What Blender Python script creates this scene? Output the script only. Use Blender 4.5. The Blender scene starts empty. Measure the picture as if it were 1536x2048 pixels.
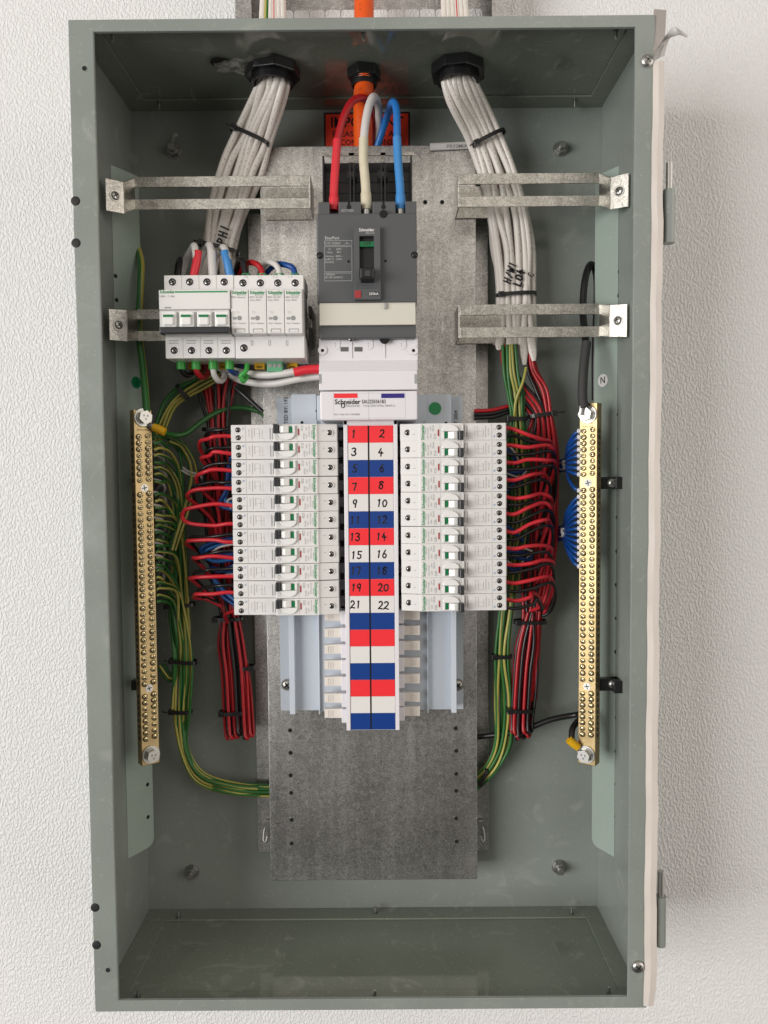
import bpy, bmesh, math, random
from mathutils import Vector, Matrix

# ------------------------------------------------------------------ camera (solved from the enclosure's corners)
S = 0.001                                   # all builder dimensions are millimetres
RX, RY, RZ = 0.0500, -0.0012, 0.0080
FOC = 1551.8
CAM = Vector((18.15, 534.65, 924.17))        # x right, y up, h towards the viewer
sc = bpy.context.scene

def _rot():
    cx, sx, cy, sy, cz, sz = math.cos(RX), math.sin(RX), math.cos(RY), math.sin(RY), math.cos(RZ), math.sin(RZ)
    A = Matrix(((cz, -sz, 0), (sz, cz, 0), (0, 0, 1)))
    B = Matrix(((cy, 0, sy), (0, 1, 0), (-sy, 0, cy)))
    C = Matrix(((1, 0, 0), (0, cx, -sx), (0, sx, cx)))
    return A @ B @ C
RM = _rot()
def _b(v): return Vector((v[0], -v[2], v[1]))           # (x, up, out) -> blender (x, y, z)
cam_data = bpy.data.cameras.new('camera')
cam_data.sensor_fit = 'HORIZONTAL'; cam_data.sensor_width = 36.0
cam_data.lens = FOC / 1536 * 36.0
cam_data.clip_start = 0.01; cam_data.clip_end = 50
cam = bpy.data.objects.new('camera', cam_data)
sc.collection.objects.link(cam)
r_, u_, k_ = _b(RM[0]), _b(RM[1]), _b(RM[2])
cam.matrix_world = Matrix(((r_.x, u_.x, k_.x, 0), (r_.y, u_.y, k_.y, 0), (r_.z, u_.z, k_.z, 0), (0, 0, 0, 1)))
cam.location = _b(CAM) * S
sc.camera = cam
sc.render.resolution_x, sc.render.resolution_y = 768, 1024

# ------------------------------------------------------------------ light
world = bpy.data.worlds.new('World'); sc.world = world; world.use_nodes = True
wn = world.node_tree; wn.nodes.clear()
wo = wn.nodes.new('ShaderNodeOutputWorld'); wb = wn.nodes.new('ShaderNodeBackground')
tc = wn.nodes.new('ShaderNodeTexCoord'); sp = wn.nodes.new('ShaderNodeSeparateXYZ')
wn.links.new(tc.outputs['Generated'], sp.inputs[0])
# a room: pale ceiling above, dark floor below, brighter towards the window side (left)
rp = wn.nodes.new('ShaderNodeValToRGB'); mr = wn.nodes.new('ShaderNodeMapRange')
mr.inputs['From Min'].default_value = -1; mr.inputs['From Max'].default_value = 1
wn.links.new(sp.outputs['Z'], mr.inputs['Value']); wn.links.new(mr.outputs[0], rp.inputs[0])
els = rp.color_ramp.elements
els[0].position = 0.0; els[0].color = (0.06, 0.057, 0.055, 1)
els[1].position = 1.0; els[1].color = (0.50, 0.46, 0.42, 1)
for p_, c_ in ((0.40, (0.085, 0.08, 0.078, 1)), (0.49, (0.55, 0.51, 0.46, 1)), (0.66, (1.1, 1.0, 0.88, 1)), (0.8, (0.5, 0.46, 0.41, 1))):
    e_ = els.new(p_); e_.color = c_
mx = wn.nodes.new('ShaderNodeMapRange')
mx.inputs['From Min'].default_value = -1; mx.inputs['From Max'].default_value = 1
mx.inputs['To Min'].default_value = 1.0; mx.inputs['To Max'].default_value = 0.75
wn.links.new(sp.outputs['X'], mx.inputs['Value'])
wn.links.new(rp.outputs[0], wb.inputs['Color'])
mm_ = wn.nodes.new('ShaderNodeMath'); mm_.operation = 'MULTIPLY'; mm_.inputs[1].default_value = 0.70
wn.links.new(mx.outputs[0], mm_.inputs[0]); wn.links.new(mm_.outputs[0], wb.inputs['Strength'])
wn.links.new(wb.outputs[0], wo.inputs[0])

def area(name, loc, target, sx, sy, power, col):
    d = bpy.data.lights.new(name, 'AREA'); d.shape = 'RECTANGLE'; d.size = sx; d.size_y = sy
    d.energy = power; d.color = col
    o = bpy.data.objects.new(name, d); sc.collection.objects.link(o)
    o.location = loc
    o.rotation_euler = (Vector(target) - Vector(loc)).to_track_quat('-Z', 'Y').to_euler()
    return o
area('window_light', (-3.3, -3.1, 0.50), (0.0, 0, 0.48), 2.9, 2.0, 168, (1.0, 0.982, 0.955))
area('room_bounce', (3.1, -1.35, 0.6), (0.4, 0, 0.5), 3.6, 3.2, 55, (1.0, 0.925, 0.84))  # added lamp for light off the room, lifts the wall right of the cabinet
area('overhead_fill', (0.5, -2.2, 2.3), (0.0, 0, 0.48), 1.0, 1.0, 3, (1.0, 0.93, 0.84))  # weak fill lamp added above and in front, not a known fitting
sc.view_settings.view_transform = 'Standard'
sc.view_settings.look = 'None'
sc.view_settings.gamma = 1.0
sc.view_settings.exposure = 0.1
sc.view_settings.use_curve_mapping = False
sc.cycles.use_denoising = True
sc.cycles.max_bounces = 8

# ------------------------------------------------------------------ pixel rays of the solved camera -> places in the board
rnd = random.Random(7)
WD = 'zero one two three four five six seven eight nine ten eleven twelve thirteen fourteen fifteen sixteen seventeen eighteen nineteen twenty twenty-one twenty-two'.split()
def ray(u, v):
    c = Vector(((u - 768) / FOC, -(v - 1024) / FOC, -1.0))
    return RM.transposed() @ c
def W(u, v, h):
    d = ray(u, v); t = (h - CAM.z) / d.z
    p = CAM + d * t
    return Vector((p.x, -h, p.y))
def WZ(u, v, z):                              # on a level plane of height z
    d = ray(u, v); t = (z - CAM.y) / d.y
    p = CAM + d * t
    return Vector((p.x, -p.z, p.y))
def R(u0, v0, u1, v1, h):
    um, vm = (u0 + u1) / 2, (v0 + v1) / 2
    return W(u0, vm, h).x, W(u1, vm, h).x, W(um, v1, h).z, W(um, v0, h).z

# ------------------------------------------------------------------ materials
MATS = {}
def mat(name, col, rough=0.5, metal=0.0, spec=0.5, scuff=0.0, var=None, bump=None, coat=0.0, rvar=None, trans=0.0):
    m = bpy.data.materials.new(name); m.use_nodes = True
    nt = m.node_tree; b = nt.nodes['Principled BSDF']
    b.inputs['Base Color'].default_value = (*col, 1); b.inputs['Roughness'].default_value = rough
    b.inputs['Metallic'].default_value = metal; b.inputs['Specular IOR Level'].default_value = spec
    b.inputs['Coat Weight'].default_value = coat; b.inputs['Coat Roughness'].default_value = 0.08
    if trans: b.inputs['Transmission Weight'].default_value = trans
    t = nt.nodes.new('ShaderNodeTexCoord')
    def noise(scale, detail=3, dist=0.0):
        n = nt.nodes.new('ShaderNodeTexNoise'); n.inputs['Scale'].default_value = scale
        n.inputs['Detail'].default_value = detail; n.inputs['Distortion'].default_value = dist
        nt.links.new(t.outputs['Object'], n.inputs['Vector']); return n
    if var:                                    # (scale, amount)
        n = noise(var[0], 4); r = nt.nodes.new('ShaderNodeValToRGB')
        a = var[1]
        r.color_ramp.elements[0].position = 0.3; r.color_ramp.elements[1].position = 0.7
        r.color_ramp.elements[0].color = (*[c * (1 - a) for c in col], 1)
        r.color_ramp.elements[1].color = (*[min(1, c * (1 + a)) for c in col], 1)
        nt.links.new(n.outputs[0], r.inputs[0]); nt.links.new(r.outputs[0], b.inputs['Base Color'])
        if scuff:                              # smudges of dust and small pale specks
            out = r.outputs[0]
            for (s_, d_, lo, hi, am) in ((22, 2.0, 0.60, 0.74, scuff), (420, 0.3, 0.70, 0.74, scuff * 1.6), (70, 3.5, 0.64, 0.70, scuff * .8)):
                nn = noise(s_, 6 if s_ < 100 else 1, d_); q = nt.nodes.new('ShaderNodeMapRange')
                q.inputs['From Min'].default_value = lo; q.inputs['From Max'].default_value = hi; q.inputs['To Max'].default_value = am
                nt.links.new(nn.outputs[0], q.inputs['Value'])
                mk = nt.nodes.new('ShaderNodeMix'); mk.data_type = 'RGBA'; mk.inputs[7].default_value = (0.50, 0.50, 0.46, 1)
                nt.links.new(q.outputs[0], mk.inputs[0]); nt.links.new(out, mk.inputs[6]); out = mk.outputs[2]
            nt.links.new(out, b.inputs['Base Color'])
    if rvar:                                   # (scale, lo, hi)
        n = noise(rvar[0], 5); q = nt.nodes.new('ShaderNodeMapRange')
        q.inputs['From Min'].default_value = 0.35; q.inputs['From Max'].default_value = 0.7
        q.inputs['To Min'].default_value = rvar[1]; q.inputs['To Max'].default_value = rvar[2]
        nt.links.new(n.outputs[0], q.inputs['Value']); nt.links.new(q.outputs[0], b.inputs['Roughness'])
    if bump:                                   # (scale, strength, distance)
        n = noise(bump[0], 3); bp = nt.nodes.new('ShaderNodeBump')
        bp.inputs['Strength'].default_value = bump[1]; bp.inputs['Distance'].default_value = bump[2]
        nt.links.new(n.outputs[0], bp.inputs['Height']); nt.links.new(bp.outputs[0], b.inputs['Normal'])
    MATS[name] = m
    return m

mat('paint', (0.245, 0.272, 0.250), 0.2, spec=0.55, scuff=0.22, var=(11, 0.07), rvar=(18, 0.10, 0.27), bump=(150, 0.15, 0.0006))
mat('paint_gloss', (0.205, 0.232, 0.19), 0.07, spec=0.7, scuff=0.3, var=(9, 0.06), rvar=(10, 0.05, 0.11))
mat('panel_paint', (0.315, 0.38, 0.335), 0.25, spec=0.5, scuff=0.15, var=(12, 0.04), bump=(200, 0.12, 0.0005))
mat('black', (0.012, 0.012, 0.013), 0.3)
mat('black_matte', (0.010, 0.010, 0.011), 0.6)
mat('grey_plastic', (0.088, 0.092, 0.098), 0.42, bump=(900, 0.15, 0.0001))
mat('grey_dark', (0.045, 0.048, 0.052), 0.4)
mat('white_plastic', (0.74, 0.73, 0.72), 0.38, var=(30, 0.02))
mat('cover_plastic', (0.76, 0.74, 0.78), 0.33, var=(20, 0.02))
mat('cream_plastic', (0.79, 0.735, 0.68), 0.45)
mat('label_card', (0.64, 0.62, 0.55), 0.4)
mat('toggle_white', (0.80, 0.80, 0.79), 0.16)
mat('bead_grey', (0.20, 0.19, 0.22), 0.3)
mat('slot_grey', (0.33, 0.33, 0.33), 0.5)
mat('print_grey', (0.27, 0.27, 0.27), 0.5)
mat('print_faint', (0.47, 0.47, 0.46), 0.5)
mat('print_light', (0.5, 0.5, 0.5), 0.5)
mat('brand_green', (0.02, 0.26, 0.09), 0.4)
mat('flag_green', (0.0, 0.17, 0.055), 0.35)
mat('stub_green', (0.05, 0.36, 0.06), 0.4)
mat('pale_green', (0.12, 0.42, 0.22), 0.4)
mat('red_mark', (0.35, 0.03, 0.035), 0.5)
mat('dark_red', (0.20, 0.015, 0.02), 0.5)
mat('cell_red', (0.88, 0.034, 0.045), 0.35)
mat('cell_blue', (0.006, 0.045, 0.24), 0.35)
mat('cell_white', (0.76, 0.74, 0.73), 0.4)
mat('navy', (0.03, 0.02, 0.20), 0.4)
mat('ink', (0.010, 0.009, 0.012), 0.5)
mat('sticker_red', (0.95, 0.060, 0.022), 0.4)
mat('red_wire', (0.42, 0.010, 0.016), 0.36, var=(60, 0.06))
mat('red_wire_lit', (0.66, 0.025, 0.040), 0.36)  # red wire made lighter: stronger light on the loops is put into the colour
mat('toggle_black', (0.028, 0.03, 0.034), 0.28)
mat('red_shrink', (0.70, 0.028, 0.045), 0.38, bump=(250, 0.3, 0.0004))
mat('black_wire', (0.010, 0.010, 0.011), 0.33)
mat('blue_wire', (0.006, 0.062, 0.27), 0.38)
mat('blue_bright', (0.02, 0.17, 0.52), 0.35)
mat('blue_shrink', (0.05, 0.25, 0.60), 0.38, bump=(250, 0.3, 0.0004))
mat('white_wire', (0.66, 0.64, 0.62), 0.4)
mat('ivory_shrink', (0.66, 0.61, 0.46), 0.42, var=(90, 0.06), bump=(250, 0.3, 0.0004))
mat('dark_shrink', (0.045, 0.045, 0.047), 0.5, bump=(250, 0.3, 0.0004))
mat('orange', (0.78, 0.085, 0.006), 0.42)
mat('yellow', (0.75, 0.42, 0.01), 0.38)
mat('chassis', (0.59, 0.645, 0.72), 0.42, var=(14, 0.02), bump=(300, 0.06, 0.0003))
mat('steel', (0.50, 0.495, 0.475), 0.38, metal=1.0, bump=(500, 0.15, 0.0002))
mat('steel_dark', (0.20, 0.20, 0.195), 0.38, metal=0.9)
mat('zinc_dim', (0.36, 0.36, 0.35), 0.36, metal=0.9)
mat('screw_steel', (0.30, 0.29, 0.27), 0.3, metal=1.0)
mat('brass', (0.44, 0.335, 0.175), 0.42, metal=1.0, var=(45, 0.25), bump=(700, 0.2, 0.0002))
mat('brass_screw', (0.86, 0.73, 0.42), 0.30, metal=1.0)
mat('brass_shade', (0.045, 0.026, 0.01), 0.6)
mat('hole', (0.004, 0.004, 0.004), 0.8)
mat('tape', (0.66, 0.60, 0.56), 0.5, var=(25, 0.05), bump=(60, 0.25, 0.001))
mat('tape_back', (0.36, 0.32, 0.30), 0.6)
mat('clear_tape', (0.42, 0.42, 0.38), 0.2, var=(120, 0.25), bump=(120, 0.6, 0.002))

def galv(name, lo, hi, rough, metal=0.85, scale=260, streak=0.35):
    m = bpy.data.materials.new(name); m.use_nodes = True; nt = m.node_tree; b = nt.nodes['Principled BSDF']
    b.inputs['Metallic'].default_value = metal; b.inputs['Roughness'].default_value = rough
    t = nt.nodes.new('ShaderNodeTexCoord')
    n1 = nt.nodes.new('ShaderNodeTexNoise'); n1.inputs['Scale'].default_value = scale; n1.inputs['Detail'].default_value = 5
    n1.inputs['Distortion'].default_value = 2.5; n1.inputs['Roughness'].default_value = 0.65
    n2 = nt.nodes.new('ShaderNodeTexNoise'); n2.inputs['Scale'].default_value = 7; n2.inputs['Detail'].default_value = 4
    vo = nt.nodes.new('ShaderNodeTexVoronoi'); vo.inputs['Scale'].default_value = scale * 0.55
    for n in (n1, n2, vo): nt.links.new(t.outputs['Object'], n.inputs['Vector'])
    r1 = nt.nodes.new('ShaderNodeValToRGB')
    r1.color_ramp.elements[0].position = 0.36; r1.color_ramp.elements[1].position = 0.64
    r1.color_ramp.elements[0].color = (*lo, 1); r1.color_ramp.elements[1].color = (*hi, 1)
    nt.links.new(n1.outputs[0], r1.inputs[0])
    r2 = nt.nodes.new('ShaderNodeMapRange'); r2.inputs['From Min'].default_value = 0.3; r2.inputs['From Max'].default_value = 0.7
    r2.inputs['To Min'].default_value = 0.66; r2.inputs['To Max'].default_value = 1.22
    nt.links.new(n2.outputs[0], r2.inputs['Value'])
    r3 = nt.nodes.new('ShaderNodeMapRange'); r3.inputs['To Min'].default_value = 0.85; r3.inputs['To Max'].default_value = 1.12
    nt.links.new(vo.outputs['Color'], r3.inputs['Value'])
    mu = nt.nodes.new('ShaderNodeMath'); mu.operation = 'MULTIPLY'
    nt.links.new(r2.outputs[0], mu.inputs[0]); nt.links.new(r3.outputs[0], mu.inputs[1])
    vm = nt.nodes.new('ShaderNodeVectorMath'); vm.operation = 'SCALE'
    nt.links.new(r1.outputs[0], vm.inputs[0]); nt.links.new(mu.outputs[0], vm.inputs['Scale'])
    nt.links.new(vm.outputs[0], b.inputs['Base Color'])
    mpv = nt.nodes.new('ShaderNodeMapping'); mpv.inputs['Scale'].default_value = (75, 10, 3.5)      # rolling streaks
    nv = nt.nodes.new('ShaderNodeTexNoise'); nv.inputs['Scale'].default_value = 1.0; nv.inputs['Detail'].default_value = 4
    nt.links.new(t.outputs['Object'], mpv.inputs[0]); nt.links.new(mpv.outputs[0], nv.inputs['Vector'])
    mv = nt.nodes.new('ShaderNodeMapRange'); mv.inputs['From Min'].default_value = 0.3; mv.inputs['From Max'].default_value = 0.7
    mv.inputs['To Min'].default_value = 0.82; mv.inputs['To Max'].default_value = 1.15
    nt.links.new(nv.outputs[0], mv.inputs['Value'])
    sv = nt.nodes.new('ShaderNodeVectorMath'); sv.operation = 'SCALE'
    nt.links.new(vm.outputs[0], sv.inputs[0]); nt.links.new(mv.outputs[0], sv.inputs['Scale'])
    col_out = sv.outputs[0]
    for k, (sx, sz, rot) in enumerate(((110, 45, 0.5), (50, 130, -0.7), (45, 210, 0.1))):      # hairline scratches
        mp = nt.nodes.new('ShaderNodeMapping'); mp.inputs['Scale'].default_value = (sx, 20, sz); mp.inputs['Rotation'].default_value = (0, rot, 0)
        ns = nt.nodes.new('ShaderNodeTexNoise'); ns.inputs['Scale'].default_value = 1.0; ns.inputs['Detail'].default_value = 2; ns.inputs['Distortion'].default_value = 1.6
        nt.links.new(t.outputs['Object'], mp.inputs[0]); nt.links.new(mp.outputs[0], ns.inputs['Vector'])
        sb = nt.nodes.new('ShaderNodeMath'); sb.operation = 'SUBTRACT'; sb.inputs[1].default_value = 0.5; nt.links.new(ns.outputs[0], sb.inputs[0])
        ab = nt.nodes.new('ShaderNodeMath'); ab.operation = 'ABSOLUTE'; nt.links.new(sb.outputs[0], ab.inputs[0])
        ls = nt.nodes.new('ShaderNodeMapRange'); ls.inputs['From Max'].default_value = 0.013; ls.inputs['To Min'].default_value = 0.6; ls.inputs['To Max'].default_value = 0.0
        nt.links.new(ab.outputs[0], ls.inputs['Value'])
        mk = nt.nodes.new('ShaderNodeMix'); mk.data_type = 'RGBA'; mk.inputs[7].default_value = (0.92, 0.91, 0.88, 1)
        nt.links.new(ls.outputs[0], mk.inputs[0]); nt.links.new(col_out, mk.inputs[6]); col_out = mk.outputs[2]
    nt.links.new(col_out, b.inputs['Base Color'])
    for (sc_, ds, wd, am, rt) in (((9, 5, 26), 3.0, 0.0035, 0.55, 0.6), ((24, 5, 8), 4.0, 0.004, 0.5, -0.5)):      # longer curved scratches, only in patches
        mp = nt.nodes.new('ShaderNodeMapping'); mp.inputs['Scale'].default_value = sc_; mp.inputs['Rotation'].default_value = (0, rt, 0)
        ns = nt.nodes.new('ShaderNodeTexNoise'); ns.inputs['Scale'].default_value = 1.0; ns.inputs['Detail'].default_value = 1; ns.inputs['Distortion'].default_value = ds
        nt.links.new(t.outputs['Object'], mp.inputs[0]); nt.links.new(mp.outputs[0], ns.inputs['Vector'])
        sb = nt.nodes.new('ShaderNodeMath'); sb.operation = 'SUBTRACT'; sb.inputs[1].default_value = 0.5; nt.links.new(ns.outputs[0], sb.inputs[0])
        ab = nt.nodes.new('ShaderNodeMath'); ab.operation = 'ABSOLUTE'; nt.links.new(sb.outputs[0], ab.inputs[0])
        ls = nt.nodes.new('ShaderNodeMapRange'); ls.inputs['From Max'].default_value = wd; ls.inputs['To Min'].default_value = am; ls.inputs['To Max'].default_value = 0.0
        nt.links.new(ab.outputs[0], ls.inputs['Value'])
        pm = nt.nodes.new('ShaderNodeMapRange'); pm.inputs['From Min'].default_value = 0.45; pm.inputs['From Max'].default_value = 0.6
        nt.links.new(nv.outputs[0], pm.inputs['Value'])
        ml = nt.nodes.new('ShaderNodeMath'); ml.operation = 'MULTIPLY'; nt.links.new(ls.outputs[0], ml.inputs[0]); nt.links.new(pm.outputs[0], ml.inputs[1])
        mk = nt.nodes.new('ShaderNodeMix'); mk.data_type = 'RGBA'; mk.inputs[7].default_value = (0.97, 0.96, 0.94, 1)
        nt.links.new(ml.outputs[0], mk.inputs[0]); nt.links.new(col_out, mk.inputs[6]); col_out = mk.outputs[2]
    nt.links.new(col_out, b.inputs['Base Color'])
    rr = nt.nodes.new('ShaderNodeMapRange'); rr.inputs['To Min'].default_value = rough - 0.08; rr.inputs['To Max'].default_value = rough + 0.16
    nt.links.new(n1.outputs[0], rr.inputs['Value']); nt.links.new(rr.outputs[0], b.inputs['Roughness'])
    bp = nt.nodes.new('ShaderNodeBump'); bp.inputs['Strength'].default_value = streak; bp.inputs['Distance'].default_value = 0.0004
    nt.links.new(n1.outputs[0], bp.inputs['Height']); nt.links.new(bp.outputs[0], b.inputs['Normal'])
    MATS[name] = m
galv('galv', (0.36, 0.355, 0.35), (0.97, 0.955, 0.93), 0.30, metal=1.0, scale=380, streak=0.45)
galv('galv_strap', (0.40, 0.385, 0.35), (0.88, 0.86, 0.80), 0.30, metal=1.0, scale=300, streak=0.6)
galv('galv_tray', (0.34, 0.33, 0.33), (0.50, 0.49, 0.48), 0.4, scale=300, streak=0.2)

def wall_mat():
    m = bpy.data.materials.new('wall_plaster'); m.use_nodes = True; nt = m.node_tree; b = nt.nodes['Principled BSDF']
    b.inputs['Base Color'].default_value = (0.805, 0.805, 0.805, 1); b.inputs['Roughness'].default_value = 0.55
    t = nt.nodes.new('ShaderNodeTexCoord')
    n = nt.nodes.new('ShaderNodeTexNoise'); n.inputs['Scale'].default_value = 300; n.inputs['Detail'].default_value = 2.0; n.inputs['Distortion'].default_value = 0.2
    mp = nt.nodes.new('ShaderNodeMapping'); mp.inputs['Scale'].default_value = (1.25, 1, 0.8)
    mp.inputs['Rotation'].default_value = (0, 0.35, 0)
    nt.links.new(t.outputs['Object'], mp.inputs[0]); nt.links.new(mp.outputs[0], n.inputs['Vector'])
    r = nt.nodes.new('ShaderNodeValToRGB'); r.color_ramp.elements[0].position = 0.40; r.color_ramp.elements[1].position = 0.62
    nt.links.new(n.outputs[0], r.inputs[0])
    bp = nt.nodes.new('ShaderNodeBump'); bp.inputs['Strength'].default_value = 0.68; bp.inputs['Distance'].default_value = 0.0011
    nt.links.new(r.outputs[0], bp.inputs['Height']); nt.links.new(bp.outputs[0], b.inputs['Normal'])
    MATS['wall'] = m
wall_mat()

def stripe_mat(name, c1, c2, width, marks=False):
    """insulation whose second colour runs along the wire (around the tube = UV u)"""
    m = bpy.data.materials.new(name); m.use_nodes = True; nt = m.node_tree; b = nt.nodes['Principled BSDF']
    b.inputs['Roughness'].default_value = 0.36
    uv = nt.nodes.new('ShaderNodeUVMap'); s = nt.nodes.new('ShaderNodeSeparateXYZ'); nt.links.new(uv.outputs[0], s.inputs[0])
    fr = nt.nodes.new('ShaderNodeMath'); fr.operation = 'FRACT'; nt.links.new(s.outputs['X'], fr.inputs[0])
    lt = nt.nodes.new('ShaderNodeMath'); lt.operation = 'LESS_THAN'; lt.inputs[1].default_value = width
    nt.links.new(fr.outputs[0], lt.inputs[0]); fac = lt.outputs[0]
    if marks:
        no = nt.nodes.new('ShaderNodeTexNoise'); no.inputs['Scale'].default_value = 1.0; no.inputs['Detail'].default_value = 0
        mp = nt.nodes.new('ShaderNodeMapping'); mp.inputs['Scale'].default_value = (12, 420, 1)
        nt.links.new(uv.outputs[0], mp.inputs[0]); nt.links.new(mp.outputs[0], no.inputs['Vector'])
        g = nt.nodes.new('ShaderNodeMath'); g.operation = 'GREATER_THAN'; g.inputs[1].default_value = 0.60
        nt.links.new(no.outputs[0], g.inputs[0])
        a = nt.nodes.new('ShaderNodeMath'); a.operation = 'MULTIPLY'; nt.links.new(g.outputs[0], a.inputs[0]); nt.links.new(fac, a.inputs[1])
        h = nt.nodes.new('ShaderNodeMath'); h.operation = 'MULTIPLY'; h.inputs[1].default_value = 0.42
        nt.links.new(a.outputs[0], h.inputs[0]); fac = h.outputs[0]
    mi = nt.nodes.new('ShaderNodeMix'); mi.data_type = 'RGBA'
    mi.inputs[6].default_value = (*c1, 1); mi.inputs[7].default_value = (*c2, 1)
    nt.links.new(fac, mi.inputs[0]); nt.links.new(mi.outputs[2], b.inputs['Base Color'])
    MATS[name] = m
stripe_mat('earth_wire', (0.030, 0.145, 0.032), (0.40, 0.36, 0.085), 0.34)
stripe_mat('white_cable', (0.74, 0.69, 0.64), (0.20, 0.18, 0.18), 0.075, True)
stripe_mat('white_cable_red', (0.74, 0.69, 0.64), (0.55, 0.04, 0.05), 0.06)
stripe_mat('orange_cable', (0.80, 0.10, 0.008), (0.30, 0.04, 0.01), 0.06, True)

# ------------------------------------------------------------------ builders
COL = sc.collection
def wloc(o):
    v = Vector((0, 0, 0))
    while o is not None: v += o.location; o = o.parent
    return v
def tag(o, label=None, cat=None, group=None, kind=None):
    if label: o['label'] = label
    if cat: o['category'] = cat
    if group: o['group'] = group
    if kind: o['kind'] = kind
    return o
def thing(name, label, cat, loc, group=None, rotz=0.0):
    o = bpy.data.objects.new(name, None); COL.objects.link(o)
    o.empty_display_size = 0.01
    o.location = Vector(loc) * S; o.rotation_euler = (0, 0, rotz)
    return tag(o, label, cat, group)

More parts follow.
